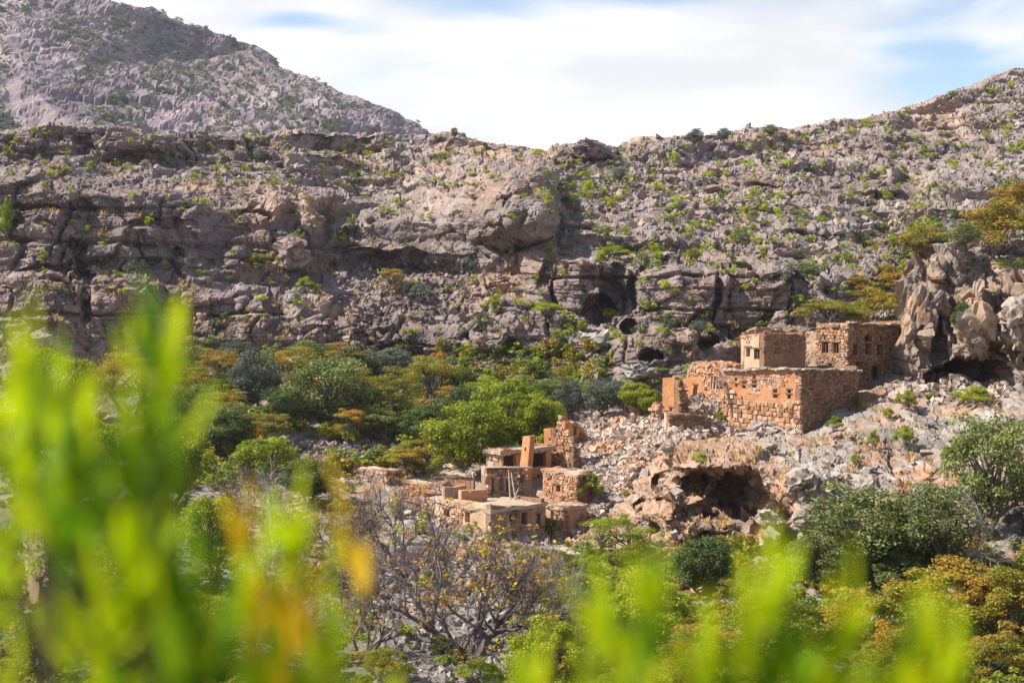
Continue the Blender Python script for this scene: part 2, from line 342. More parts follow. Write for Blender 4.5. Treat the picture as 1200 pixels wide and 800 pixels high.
# ------------------------------------------------------------------ terrain: the far mountain
def grid_faces(nr, nc):
    i = np.arange((nr - 1) * (nc - 1)); r = i // (nc - 1); c = i % (nc - 1); a = r * nc + c
    return np.stack([a, a + 1, a + nc + 1, a + nc], 1)
def unproject(px, py, Y):
    dx, dy, dz = ray_np(px, py); t = Y / dy
    return np.stack([dx * t, Y + 0 * dx, dz * t], -1)
def profile_surface(cols, sky, px0, px1, npx, nrow, base, back, fine=400):
    """a slope from side profiles: cols = {picture column: [(row, distance) from foot to top]}, sky = rows of its top edge"""
    keys = sorted(cols); rows = np.linspace(base, -150, fine)
    tab = np.array([np.interp(-rows, [-r for r, _ in cols[k]], [d for _, d in cols[k]]) for k in keys])
    pxs = np.linspace(px0, px1, npx); skyr = np.interp(pxs, [s[0] for s in sky], [s[1] for s in sky])
    t = np.linspace(0, 1, nrow)[:, None]
    PX = np.repeat(pxs[None], nrow, 0); PY = base + (skyr.min() - base) * t + 0 * PX
    over = np.maximum(skyr[None] - PY, 0); PY = np.maximum(PY, skyr[None])
    ki = np.clip(np.searchsorted(keys, PX) - 1, 0, len(keys) - 2); kk = np.array(keys, float)
    u = np.clip((PX - kk[ki]) / (kk[ki + 1] - kk[ki]), 0, 1); u = u * u * (3 - 2 * u)
    ri = (base - PY) / (base + 150) * (fine - 1); r0 = np.clip(np.floor(ri).astype(int), 0, fine - 2); rf = ri - r0
    def look(k): return tab[k, r0] * (1 - rf) + tab[k, r0 + 1] * rf
    Y = look(ki) * (1 - u) + look(ki + 1) * u + over * back[0]
    return PX, PY + over * back[1], Y
def add_back(V, n, dy, dz):
    """rows that carry the ground on behind the top edge"""
    rows = [V]; last = V[-1]
    for k in range(1, n + 1):
        q = last.copy(); q[:, 1] += dy * (k / n)**1.3 * n * 0.5; q[:, 2] += dz * k; rows.append(q[None])
    return np.concatenate(rows, 0)
def normals(V):
    du = np.gradient(V, axis=1); dv = np.gradient(V, axis=0)
    n = np.cross(du, dv); n /= np.maximum(np.linalg.norm(n, axis=-1, keepdims=True), 1e-9)
    return n
def blur(A, k):
    for ax in (0, 1):
        B = np.pad(A, [(k, k) if i == ax else (0, 0) for i in range(A.ndim)], mode='edge')
        c = np.cumsum(B, axis=ax); c = np.concatenate([np.zeros_like(np.take(c, [0], ax)), c], ax)
        n = A.shape[ax]
        A = (np.take(c, np.arange(2 * k + 1, 2 * k + 1 + n), ax) - np.take(c, np.arange(0, n), ax)) / (2 * k + 1)
    return A
TERR = []                                                  # (vertices, quads) for casting sight lines
def poly_mask(PX, PY, polys, soft, seed):
    qx = PX + 9 * vn(PX / 18, PY / 18, 0 * PX, seed); qy = PY + 7 * vn(PX / 18, PY / 18, 0 * PX + 7, seed + 1); m = np.zeros(PX.shape, bool)
    for poly in polys:
        c = np.zeros(PX.shape, bool); j = len(poly) - 1
        for i in range(len(poly)):
            (xi, yi), (xj, yj) = poly[i], poly[j]
            if yi != yj: c ^= ((yi > qy) != (yj > qy)) & (qx < (xj - xi) * (qy - yi) / (yj - yi) + xi)
            j = i
        m |= c
    return blur(m.astype(np.float32), soft)
def set_attr(o, name, A):
    a = o.data.attributes.new(name, 'FLOAT', 'POINT'); a.data.foreach_set('value', np.asarray(A, np.float32).ravel())
def terrain(name, V, mat, tint):
    nr, nc = V.shape[:2]; F = grid_faces(nr, nc)
    me = mesh_np(name, V, F, mat, tint); o = link(name, me); tag(o, kind='structure')
    return o, F

def build_mountain():
    cols = {-500: [(330, 560), (160, 760), (0, 1000), (-150, 1250)], 0: [(330, 560), (160, 760), (0, 1050), (-150, 1300)],
            300: [(330, 600), (160, 860), (75, 1120), (-150, 1300)], 700: [(330, 700), (250, 1000), (150, 1200)]}
    sky = [(-500, -330), (-200, -150), (0, -42), (60, -12), (90, 2), (130, 14), (200, 38), (270, 62), (330, 86), (400, 122), (440, 142), (480, 157), (530, 182), (620, 225), (700, 250)]
    PX, PY, Y = profile_surface(cols, sky, -500, 700, 560, 330, 330, (1.5, 0.12))
    V = unproject(PX, PY, Y); n = blur(normals(V), 6); n[..., 1] *= 1
    s = np.sign(n[..., 1:2]); n = -n * s                                   # towards the camera
    x, y, z = V[..., 0], V[..., 1], V[..., 2]
    d = 7 * fbm(x / 150, y / 150, z / 110, 5, 11) + 9 * (1 - np.abs(fbm(x / 55 + z / 70, y / 240, z / 60, 4, 15))) 
    o1, e1, b1 = strata(x + 0.08 * y, z + 0.12 * x, 15, 45, 21); o2, e2, b2 = strata(x + 0.08 * y, z + 0.12 * x, 5, 14, 22)
    brk = sstep(-0.15, 0.35, fbm(x / 90, y / 90, z / 60, 4, 33))
    d = d + brk * (6 * o1 + 3.6 * o2)
    K1, c = facet(x, y / 5, z, 5, 5); o3, e3, b3 = strata(x + 0.08 * y, z + 0.22 * x, 2.6, 9, 23); d = d + 0.22 * K1 + 2.0 * o3 + 5 * fbm((x - z) / 22, y / 100, (x + z) / 60, 3, 29)
    V = V + n * d[..., None]
    V = add_back(V, 6, 60, -8)
    t = np.concatenate([0.4 * b2 + 0.3 * c + 0.3 * b3, np.full((6, V.shape[1]), 0.5)], 0)
    return terrain('mountain', V, M['mountain'], t)
mountain, mF = build_mountain()

# ------------------------------------------------------------------ terrain: the cliffs and slopes across the valley
CAVES = [  # picture column, row, half width, half height, depth of hollows in the cliff
    (703, 362, 15, 19, 8), (722, 338, 24, 32, 5.5), (738, 386, 13, 13, 5), (742, 340, 7, 26, 2.5), (838, 350, 5, 30, 2.0), (872, 392, 12, 7, 2.5), (826, 402, 13, 8, 2.5), (790, 392, 14, 8, 2),
    (762, 416, 14, 9, 5), (830, 400, 16, 9, 4), (95, 300, 10, 22, 3), (170, 300, 14, 30, 2.5), (688, 322, 9, 22, 1.2), (432, 300, 32, 9, 4), (470, 300, 30, 10, 3), (210, 298, 8, 8, 4), (95, 243, 20, 8, 2.5), (85, 288, 18, 8, 2.5),
    (190, 262, 40, 6, 2), (103, 352, 7, 36, 3), (245, 178, 18, 10, 2), (100, 170, 16, 12, 2.5), (160, 185, 40, 8, 2), (205, 215, 30, 6, 1.6), (360, 262, 14, 8, 2), (300, 246, 22, 6, 1.6),
    (150, 335, 30, 6, 1.6), (60, 320, 40, 7, 2.2), (642, 330, 8, 40, 1.6), (640, 440, 10, 26, 2.5), (672, 385, 14, 7, 2), (560, 395, 30, 5, 1.2), (905, 330, 22, 6, 1.6), (620, 300, 30, 6, -2.0),
    (598, 243, 58, 52, -16), (562, 262, 22, 40, -3), (630, 300, 22, 60, -5), (535, 345, 40, 24, -3), (500, 400, 60, 20, -2.5), (700, 300, 40, 12, -2.0), (345, 290, 16, 22, -3.0), (278, 300, 22, 20, -2.2), (690, 178, 36, 10, -4), (1030, 215, 36, 9, -4), (960, 270, 50, 6, -3), (880, 212, 44, 6, -3), (1090, 275, 28, 10, -4)]
HILL_SKY = [(-400, 150), (-200, 146), (0, 156), (38, 150), (60, 146), (110, 148), (150, 152), (200, 156), (300, 159), (350, 156), (400, 160), (480, 161), (530, 159), (560, 166), (600, 172), (638, 178), (660, 169), (690, 166), (722, 172), (750, 165), (800, 161), (850, 158), (900, 152), (950, 149), (1000, 142), (1050, 132), (1100, 115), (1150, 98), (1200, 80), (1400, 20), (1600, -30)]
CLIFFS = [[(-330, 205), (120, 208), (212, 226), (230, 300), (205, 392), (-330, 396)], [(215, 238), (330, 246), (340, 305), (230, 305)], [(105, 332), (330, 340), (350, 398), (100, 402)], [(-330, 148), (330, 158), (330, 190), (150, 196), (-330, 192)], [(330, 240), (420, 250), (425, 318), (335, 325)],
          [(636, 306), (760, 308), (960, 318), (955, 392), (640, 394)], [(395, 368), (650, 360), (655, 440), (400, 440)], [(636, 398), (820, 392), (800, 462), (640, 464)], [(655, 168), (730, 168), (735, 196), (650, 200)], [(960, 205), (1080, 200), (1080, 226), (960, 228)], [(1010, 262), (1110, 265), (1110, 292), (1010, 292)]]
def build_hill():
    cols = {
     -400: [(610, 140), (470, 180), (400, 196), (385, 198), (210, 206), (198, 222), (165, 232), (148, 236)],
     0:   [(610, 143), (470, 185), (405, 200), (385, 203), (330, 205), (322, 209), (212, 214), (198, 226), (170, 238), (150, 242)],
     150: [(610, 143), (430, 198), (395, 205), (335, 207), (325, 212), (228, 217), (210, 230), (192, 238), (155, 243)],
     300: [(610, 143), (430, 200), (398, 207), (348, 210), (336, 218), (240, 226), (205, 242), (185, 250), (158, 262)],
     450: [(610, 143), (445, 200), (430, 203), (378, 207), (362, 216), (312, 236), (300, 232), (262, 238), (245, 248), (160, 278)],
     600: [(610, 140), (465, 188), (440, 196), (382, 205), (350, 216), (292, 226), (284, 227), (205, 236), (192, 248), (172, 272)],
     690: [(610, 140), (462, 188), (440, 192), (400, 198), (386, 205), (305, 211), (292, 222), (225, 246), (190, 266), (166, 278)],
     760: [(610, 140), (462, 188), (395, 196), (386, 203), (320, 207), (306, 218), (230, 248), (162, 282)],
     900: [(610, 140), (452, 190), (392, 198), (385, 200), (322, 204), (304, 218), (230, 252), (150, 300)],
     960: [(610, 140), (452, 188), (392, 197), (340, 206), (310, 220), (230, 252), (148, 304)],
     1050: [(610, 138), (450, 185), (400, 195), (340, 215), (300, 226), (220, 258), (132, 310)],
     1200: [(610, 136), (450, 180), (400, 190), (300, 222), (200, 264), (80, 330)],
     1600: [(610, 130), (450, 170), (400, 184), (300, 214), (200, 256), (0, 350)]}
    PX, PY, Y = profile_surface(cols, HILL_SKY, -330, 1530, 1240, 440, 610, (0.9, 0.06))
    X0 = (PX - 600) / FPX * Y; Z0 = (HOR - PY) / FPX * Y
    Y = Y + 9.5 * fbm(X0 / 30, Y / 60, Z0 / 24, 4, 40) * sstep(610, 470, PY)      # buttresses and bays
    bk = sstep(-0.25, 0.25, fbm(X0 / 30, Y / 30, Z0 / 12, 3, 44)) * sstep(560, 440, PY)
    bluff = 0 * PX
    for (cx, cy, rx, ry, dp) in CAVES:
        if dp < -2.5: bluff = np.maximum(bluff, sstep(1.25, 0.7, np.sqrt(((PX - cx) / rx)**2 + ((PY - cy) / ry)**2)))
    cl = poly_mask(PX, PY, CLIFFS, 4, 500); cl = np.maximum(cl, bluff)
    bk = bk * (1 - cl)
    Y = Y + stairs(X0, Y, Z0, 5.5, 45, 0.8 * bk)
    Y = Y + stairs(X0, Y, (HOR - PY) / FPX * Y, 1.7, 46, 0.8 * (1 - 0.85 * cl) * sstep(-0.3, 0.2, fbm(X0 / 14, Y / 14, Z0 / 6, 3, 47)) * sstep(560, 440, PY))
    wx = 5 * vn(PX / 14, PY / 14, 0 * PX, 60); wy = 4 * vn(PX / 12, PY / 12, 0 * PX + 9, 61)
    for (cx, cy, rx, ry, dp) in CAVES:
        r2 = ((PX + wx - cx) / rx)**2 + ((PY + wy - cy) / ry)**2
        Y = Y + dp * np.clip(1 - r2, 0, 1)**(0.55 if dp > 0 else 0.8)
    V = unproject(PX, PY, Y)
    n = blur(normals(V), 7); s = np.sign(n[..., 1:2]); n = -n * np.where(s == 0, 1, s)
    n /= np.linalg.norm(n, axis=-1, keepdims=True)
    x, y, z = V[..., 0], V[..., 1], V[..., 2]
    steep = np.clip(0.35 * sstep(0.45, 0.9, -n[..., 1]) + cl, 0, 1); n = n * (1 - 0.6 * cl[..., None]) + np.array([0, -0.6, 0]) * cl[..., None]; n /= np.linalg.norm(n, axis=-1, keepdims=True)
    ys = 0.22 * y                                            # rocks lie lengthways down the slope
    wob = 2.2 * fbm(x / 9, y / 9, z / 9, 3, 70)
    xs = x + 0.15 * y + wob
    o0, e0, b0 = strata(xs, z + 0.5 * wob, 7.0, 12, 51); o1, e1, b1 = strata(xs, z + 0.25 * wob, 2.6, 4.6, 52); o2, e2, b2 = strata(xs, z, 0.9, 1.7, 53)
    cliff = 3.0 * o0 + 1.5 * o1 + 0.6 * o2 - 0.8 * (1 - sstep(0, 0.45, e1)) * sstep(-0.2, 0.3, fbm(x / 6, ys / 6, z / 6, 2, 81)) - 0.2 * (1 - sstep(0, 0.14, e2)) - 1.2 * (1 - sstep(0, 0.6, e0))
    cliff = cliff * (1 - 0.55 * bluff) + 3.4 * fbm(x / 7.5, ys / 7, z / 26, 3, 82)
    F0, c0 = facet(x + wob, ys + wob, z, 5.5, 7, 0.8); F1, c1 = facet(x + 0.4 * wob, ys, z, 2.2, 8, 0.75); F2, c2 = facet(x, ys, z, 0.85, 9, 0.8)
    scree = 0.14 * F0 + 0.24 * F1 + 0.34 * F2 + 1.2 * fbm(x / 13, ys / 13, z / 7, 4, 77)
    ledge = sstep(0.05, 0.35, fbm(x / 24, ys / 24, z / 9, 3, 80)) * (1.2 * o1 + 0.6 * o2 + 1.3 * o0)
    rnd = fbm(x / 2.0, ys / 2.0, z / 2.0, 4, 90)
    d = steep * cliff + (1 - steep) * (scree + ledge) + 0.2 * rnd + steep * (0.30 * F0 + 0.22 * F1 + 0.2 * F2)
    d = d * sstep(600, 470, PY) + (1 - sstep(600, 470, PY)) * 0.4 * rnd
    V = V + n * d[..., None] * np.array([0.75, 1, 0.75])
    tint = np.clip(steep * (0.4 * b1 + 0.4 * b2 + 0.2 * b0) + (1 - steep) * (0.5 * c1 + 0.5 * c2), 0, 1)
    back = 8; V = add_back(V, back, 34, -0.5)
    tint = np.concatenate([tint, np.full((back, V.shape[1]), 0.5)], 0)
    r = terrain('hillside', V, M['hill'], tint); set_attr(r[0], 'umber', np.concatenate([cl, np.zeros((back, V.shape[1]))], 0))
    return r, V, steep
(hill, hF), hV, hSteep = build_hill()


# ------------------------------------------------------------------ terrain: the rocky spur that carries the village
SPUR_SKY = [(330, 560), (420, 545), (470, 547), (560, 540), (620, 524), (650, 508), (690, 490), (730, 484), (760, 482), (800, 470), (860, 450), (940, 440), (1000, 432), (1040, 425), (1054, 400), (1062, 330), (1075, 308), (1092, 312), (1100, 298), (1118, 288), (1136, 290), (1146, 300), (1160, 318), (1172, 336), (1186, 330), (1200, 322), (1260, 300), (1400, 250), (1500, 230)]
SPUR_CAVES = [(842, 578, 58, 30, 5.6), (864, 572, 32, 28, 2.8), (800, 564, 36, 17, 5.0), (815, 600, 40, 10, 1.6), (797, 612, 9, 22, 1.6), (868, 598, 20, 14, 1.5), (830, 618, 26, 10, -1.2), (790, 592, 14, 14, -1.2),  (1144, 436, 42, 19, 11), (1105, 440, 22, 10, 4), (1098, 405, 9, 42, 3.0), (1157, 345, 9, 30, 2.0), (1120, 380, 8, 40, 1.6), (925, 642, 12, 16, 4),
              (985, 612, 12, 8, 3), (748, 588, 9, 5, 2.0), (775, 586, 8, 5, 2.0), (1170, 395, 12, 50, 2.5), (1145, 395, 28, 30, -3.0), (1085, 370, 16, 40, -2.0), (1115, 320, 26, 16, -2), (960, 580, 26, 14, -2.2), (940, 600, 12, 18, -1.5), (905, 625, 16, 26, -2.0), (845, 540, 40, 8, -2.0), (1195, 380, 14, 50, -3)]
def build_spur():
    cols = {
     330: [(760, 91), (640, 112), (590, 125), (560, 138)],
     500: [(760, 91), (650, 112), (620, 119), (590, 125), (575, 131), (545, 143)],
     600: [(760, 91), (655, 110), (630, 118), (612, 122), (588, 126), (560, 131.5), (535, 142)],
     650: [(760, 91), (655, 111), (634, 120.5), (600, 124), (585, 126.5), (560, 131), (520, 140), (500, 146)],
     700: [(760, 91), (655, 110), (630, 119), (600, 123), (590, 125), (560, 129), (520, 138), (488, 147)],
     760: [(760, 91), (668, 107), (640, 112), (603, 115), (585, 119), (540, 130), (500, 140), (480, 147)],
     800: [(760, 91), (668, 106), (650, 109), (600, 111), (552, 112), (545, 115), (535, 121), (508, 133.5), (496, 138), (470, 143)],
     860: [(760, 89), (668, 105), (652, 108), (615, 111), (546, 112), (538, 117), (522, 127), (508, 136.5), (500, 141), (450, 146)],
     940: [(760, 88), (662, 104), (650, 106), (565, 112), (545, 117), (525, 125), (507, 134), (470, 141), (440, 148)],
     1000: [(760, 87), (655, 104), (600, 111), (550, 119), (520, 126), (490, 133), (460, 140), (432, 147)],
     1045: [(760, 86), (650, 103), (600, 110), (540, 121), (500, 129), (470, 136), (452, 141), (440, 145), (400, 147)],
     1066: [(760, 86), (650, 103), (600, 110), (540, 120), (500, 128), (465, 136), (450, 140), (442, 143), (330, 146)],
     1100: [(760, 86), (650, 102), (600, 109), (540, 119), (480, 131), (450, 138), (443, 140), (430, 140), (360, 142), (300, 147), (280, 150)],
     1150: [(760, 85), (650, 101), (600, 107), (540, 116), (480, 128), (452, 134), (445, 136), (410, 136), (340, 141), (320, 149)],
     1200: [(760, 84), (650, 100), (600, 105), (540, 114), (480, 125), (455, 131), (400, 134), (320, 143)],
     1500: [(760, 76), (600, 100), (480, 118), (300, 138), (230, 142)]}
    PX, PY, Y = profile_surface(cols, SPUR_SKY, 330, 1440, 860, 420, 760, (0.22, 0.3))
    X0 = (PX - 600) / FPX * Y; Z0 = (HOR - PY) / FPX * Y
    Y = Y + 2.2 * fbm(X0 / 12, Y / 16, Z0 / 7, 4, 140) * sstep(740, 640, PY) * (1 - 0.7 * sstep(720, 690, PX))
    Y = Y + stairs(X0, Y, Z0, 1.3, 145, 0.7 * sstep(-0.3, 0.2, fbm(X0 / 9, Y / 9, Z0 / 6, 3, 147)) * sstep(700, 620, PY) * sstep(690, 760, PX))
    rust = poly_mask(PX, PY, [[(690, 560), (770, 535), (800, 512), (880, 515), (905, 540), (940, 556), (945, 640), (900, 660), (760, 665), (690, 640)], [(780, 490), (850, 470), (860, 512), (790, 520)]], 10, 510)
    umber = poly_mask(PX, PY, [[(1052, 300), (1130, 270), (1440, 215), (1440, 452), (1040, 444)]], 8, 520)
    wx = 5 * vn(PX / 11, PY / 11, 0 * PX, 160); wy = 4 * vn(PX / 11, PY / 11, 0 * PX + 9, 161)
    for (cx, cy, rx, ry, dp) in SPUR_CAVES:
        r2 = ((PX + wx - cx) / rx)**2 + ((PY + wy - cy) / ry)**2
        Y = Y + dp * np.clip(1 - r2, 0, 1)**(0.5 if dp > 0 else 0.8)
    V = unproject(PX, PY, Y)
    n = blur(normals(V), 5); s = np.sign(n[..., 1:2]); n = -n * np.where(s == 0, 1, s)
    n /= np.linalg.norm(n, axis=-1, keepdims=True)
    x, y, z = V[..., 0], V[..., 1], V[..., 2]
    steep = np.clip(sstep(0.3, 0.8, -n[..., 1]) + umber, 0, 1)
    ys = 0.3 * y
    wob = 1.2 * fbm(x / 5, y / 5, z / 5, 3, 170)
    F0, c0 = facet(x + wob, ys + wob, z + 0.5 * wob, 4.4, 17, 0.8); FC, cc = facet(x + 0.5 * wob, ys, z, 2.6, 27, 2.2); F1, c1 = facet(x + 0.5 * wob, ys, z + 0.3 * wob, 1.7, 18, 0.7); F2, c2 = facet(x, ys, z, 0.6, 19, 0.7)
    o1, e1, b1 = strata(x + 0.12 * y + wob, z + 0.14 * x + 0.6 * wob, 1.5, 3.0, 152); o2, e2, b2 = strata(x + 0.12 * y, z + 0.14 * x + 0.4 * wob, 0.5, 1.1, 153)
    rockf = 0.62 * F0 + 0.5 * F1 + 0.34 * F2 + 0.85 * o1 + 0.3 * o2 - 0.25 * (1 - sstep(0, 0.12, e1))
    flat = 0.12 * F0 + 0.2 * F1 + 0.17 * F2 + 0.34 * o1 + 0.18 * o2 - 0.2
    ov, ev, bv = strata(x + 0.2 * y + 0.8 * wob, z + 0.4 * x, 4.2, 1.9, 157)
    rockf = rockf * (1 - umber) + umber * (0.55 * FC + 0.42 * F1 + 0.3 * F2 + 0.2 * o2 - 0.5 * (1 - sstep(0, 0.2, ev)) + 1.1 * fbm(x / 3.2, ys / 3.2, z / 7, 3, 191))
    d = steep * rockf + (1 - steep) * flat + 0.3 * fbm(x, ys, z, 4, 190)
    # ground trodden smooth under the lower houses
    d = d * (1 - 0.75 * sstep(735, 690, PX) * sstep(660, 640, PY))
    V = V + n * d[..., None] * np.array([0.8, 1, 0.8])
    tint = np.clip(0.3 * c0 + 0.35 * c1 + 0.35 * b2, 0, 1)
    last = V[-1].copy(); rows = [V]
    for k in range(1, 9):
        q = unproject(PX[-1], PY[-1] + 7 * k, last[:, 1] + 1.0 * k + 0.28 * k * k); q[:, 2] += 0.7 * fbm(q[:, 0] / 4, q[:, 1] / 4, q[:, 2] / 4, 3, 200); rows.append(q[None])
    V = np.concatenate(rows, 0); tint = np.concatenate([tint, np.full((8, V.shape[1]), 0.5)], 0)
    V[0, :, 2] -= 3.0; V[:, 0, 2] -= 3.0; V[:, -1, 2] -= 3.0
    r = terrain('rocky_spur', V, M['spur'], tint); pad = lambda A: np.concatenate([A, np.repeat(A[-1:], 8, 0)], 0)
    set_attr(r[0], 'rust', pad(rust)); set_attr(r[0], 'umber', pad(umber))
    return r, V
(spur, sF), sV = build_spur()

# ------------------------------------------------------------------ terrain: the valley floor and the slope the camera stands on
def floor_z(x, y):
    x = np.asarray(x, float); y = np.asarray(y, float)
    z = np.maximum(-22.0, -1.75 - 0.345 * y)
    z = -22.0 + (z + 22.0) * 1.0
    z = z + 0.10 * np.maximum(0, -x - 14) + 0.16 * np.maximum(0, x - 18) * sstep(40, 70, y)
    w = sstep(35, 70, y)
    return z + w * (0.9 * fbm(x / 14, y / 14, 0 * x, 4, 300) + 0.35 * fbm(x / 3, y / 3, 0 * x, 3, 310)) + (1 - w) * 0.12 * fbm(x / 2, y / 2, 0 * x, 3, 320)
def build_floor():
    xs = np.linspace(-110, 110, 330); ys = np.concatenate([np.linspace(-30, 55, 70), np.linspace(55.4, 160, 240)])
    X, Yy = np.meshgrid(xs, ys); V = np.stack([X, Yy, floor_z(X, Yy)], -1)
    return terrain('valley_floor', V, M['soil'], np.full(X.shape, 0.5)), V
(floor, fF), fV = build_floor()

def bvh(V, F): return BVHTree.FromPolygons([Vector(v) for v in V.reshape(-1, 3).tolist()], F.tolist())
def sub_bvh(V, step):
    W = V[::step, ::step]; return bvh(W, grid_faces(*W.shape[:2]))
BV = [sub_bvh(hV, 2), sub_bvh(sV, 2), sub_bvh(fV, 2)]
def hit(px, py, which=(0, 1, 2)):
    """where the sight line through (px, py) first meets the ground"""
    dx, dy, dz = ray_np(px, py); d = Vector((float(dx), float(dy), float(dz))).normalized(); best = None
    for i in which:
        p, n, _, dist = BV[i].ray_cast(Vector((0, 0, 0)), d, 2000)
        if p is not None and (best is None or dist < best[2]): best = (p, n, dist)
    return best
def drop(x, y, which=(0, 1, 2)):
    """highest ground at (x, y)"""
    b = None
    for i in which:
        p, n, _, _ = BV[i].ray_cast(Vector((x, y, 120)), Vector((0, 0, -1)), 400)
        if p is not None and (b is None or p.z > b.z): b = p
    return b if b is not None else Vector((x, y, -22))
# ------------------------------------------------------------------ stone houses
class Face:
    """one wall of a house: from corner c along d, its inner side towards nin"""
    def __init__(s, c, d, nin): s.c, s.d, s.n = Vector(c), Vector(d), Vector(nin)
    def uv(s, px, py):
        dx, dy, dz = ray_np(px, py); r = Vector((float(dx), float(dy), float(dz)))
        t = s.c.dot(s.n) / r.dot(s.n); p = r * t - s.c
        return p.dot(s.d), p.z
    def at(s, u, z, out=0.0): return s.d * u + Vector((0, 0, z)) - s.n * out      # local to the house's corner
    def rect(s, px0, px1, py0, py1):
        m = ((px0 + px1) / 2, (py0 + py1) / 2)
        ua, _ = s.uv(px0, m[1]); ub, _ = s.uv(px1, m[1]); _, z1 = s.uv(m[0], py0); _, z0 = s.uv(m[0], py1)
        return min(ua, ub), max(ua, ub), z0, z1
def faces_at(c, al):
    """right wall runs right and back, left wall runs left and back"""
    ca, sa = math.cos(al), math.sin(al)
    return Face(c, (-sa, ca, 0), (ca, sa, 0)), Face(c, (ca, sa, 0), (-sa, ca, 0))
def prof(face, pts, rag, seed):
    """top of a wall from picture points, ragged by rag"""
    q = sorted(face.uv(*p) for p in pts); us = [a for a, _ in q]; zs = [b for _, b in q]
    rs = np.random.default_rng(seed); nz = rs.uniform(-1, 1, 200)
    def f(u): return float(np.interp(u, us, zs)) + rag * float(np.interp(u / 0.28, range(200), nz))
    return f
def wall_mesh(mb, face, u0, u1, zb, top, T, ops, seed, step=0.42, rough=0.05):
    us = sorted(set([u0, u1] + [round(u, 3) for u in np.arange(u0 + step, u1 - step * 0.4, step)] + [q for o in ops for q in o[:2] if u0 < q < u1]))
    ztop = max(top(u) for u in us) + 0.05
    zs = sorted(set([zb, ztop] + [round(z, 3) for z in np.arange(zb + step, ztop - step * 0.4, step)] + [q for o in ops for q in o[2:4] if zb < q < ztop]))
    us = [u for i, u in enumerate(us) if i == 0 or u - us[i - 1] > 0.015]; zs = [z for i, z in enumerate(zs) if i == 0 or z - zs[i - 1] > 0.015]
    nu, nz = len(us), len(zs)
    keep = np.zeros((nu - 1, nz - 1), bool)
    for i in range(nu - 1):
        um = (us[i] + us[i + 1]) / 2
        for j in range(nz - 1):
            zm = (zs[j] + zs[j + 1]) / 2
            keep[i, j] = zs[j] < min(top(us[i]), top(us[i + 1])) - 0.02 and not any(o[0] < um < o[1] and o[2] < zm < o[3] for o in ops)
    idx = {}; b = len(mb.V)
    g = np.array([[u, z] for u in us for z in zs]); a = rough * vn(g[:, 0] * 1.3 + seed, g[:, 1] * 1.3, 0 * g[:, 0], seed); a2 = rough * vn(g[:, 0] * 1.3 + seed, g[:, 1] * 1.3, 0 * g[:, 0] + 5, seed)
    def v(i, j, side):
        k = (i, j, side)
        if k not in idx:
            z = min(zs[j], top(us[i])); q = i * nz + j
            idx[k] = len(mb.V); mb.V.append(tuple(face.at(us[i], z, float(a[q]) if side == 0 else -T + float(a2[q])))); mb.T.append(0.5)
        return idx[k]
    for i in range(nu - 1):
        for j in range(nz - 1):
            if not keep[i, j]: continue
            mb.F.append((v(i, j, 0), v(i + 1, j, 0), v(i + 1, j + 1, 0), v(i, j + 1, 0)))
            mb.F.append((v(i, j, 1), v(i, j + 1, 1), v(i + 1, j + 1, 1), v(i + 1, j, 1)))
            for (di, dj, p, q) in ((-1, 0, (i, j), (i, j + 1)), (1, 0, (i + 1, j + 1), (i + 1, j)), (0, -1, (i + 1, j), (i, j)), (0, 1, (i, j + 1), (i + 1, j + 1))):
                ii, jj = i + di, j + dj
                if not (0 <= ii < nu - 1 and 0 <= jj < nz - 1) or not keep[ii, jj]:
                    mb.F.append((v(*p, 0), v(*q, 0), v(*q, 1), v(*p, 1)))
def stone_mesh(mb, face, u0, u1, z0, z1, ops, w, h, proud, mask=None, wild=0.34, seed=0):
    """stones laid in rough courses, each its own pillow standing proud of the mortar"""
    rs = random.Random(seed); zlo = min(z0(u0), z0((u0 + u1) / 2), z0(u1)); zhi = max(z1(u0), z1((u0 + u1) / 2), z1(u1), z1(u0 * .7 + u1 * .3), z1(u0 * .3 + u1 * .7))
    z = zlo
    while z < zhi:
        hh = h * rs.uniform(0.65, 1.4); u = u0 + rs.uniform(-0.5, 0) * w
        while u < u1:
            ww = w * rs.uniform(0.45, 1.7); uc = u + ww / 2; zc = z + hh / 2 + rs.uniform(-0.12, 0.12) * h
            u += ww
            if uc < u0 or uc > u1 or zc < z0(uc) or zc > z1(uc) - hh * 0.3: continue
            if any(o[0] - ww * 0.3 < uc < o[1] + ww * 0.3 and o[2] - hh * 0.3 < zc < o[3] + hh * 0.3 for o in ops): continue
            if mask and not mask(uc, zc): continue
            a, c = ww * 0.49, hh * 0.49 * rs.uniform(0.85, 1.15); pr = proud * rs.uniform(0.4, 1.7); V = []
            cs = [(-a, -c), (a, -c), (a, c), (-a, c)]
            cs = [(x + rs.uniform(-wild, wild) * a, y + rs.uniform(-wild, wild) * c) for x, y in cs]
            for x, y in cs: V.append(face.at(uc + x, zc + y, -0.08))
            for x, y in cs: V.append(face.at(uc + x * 0.74 + rs.uniform(-.06, .06) * a, zc + y * 0.72, pr * rs.uniform(0.7, 1.3)))
            mb.add(V, [(4, 5, 6, 7), (0, 1, 5, 4), (1, 2, 6, 5), (2, 3, 7, 6), (3, 0, 4, 7)], rs.random())
        z += hh
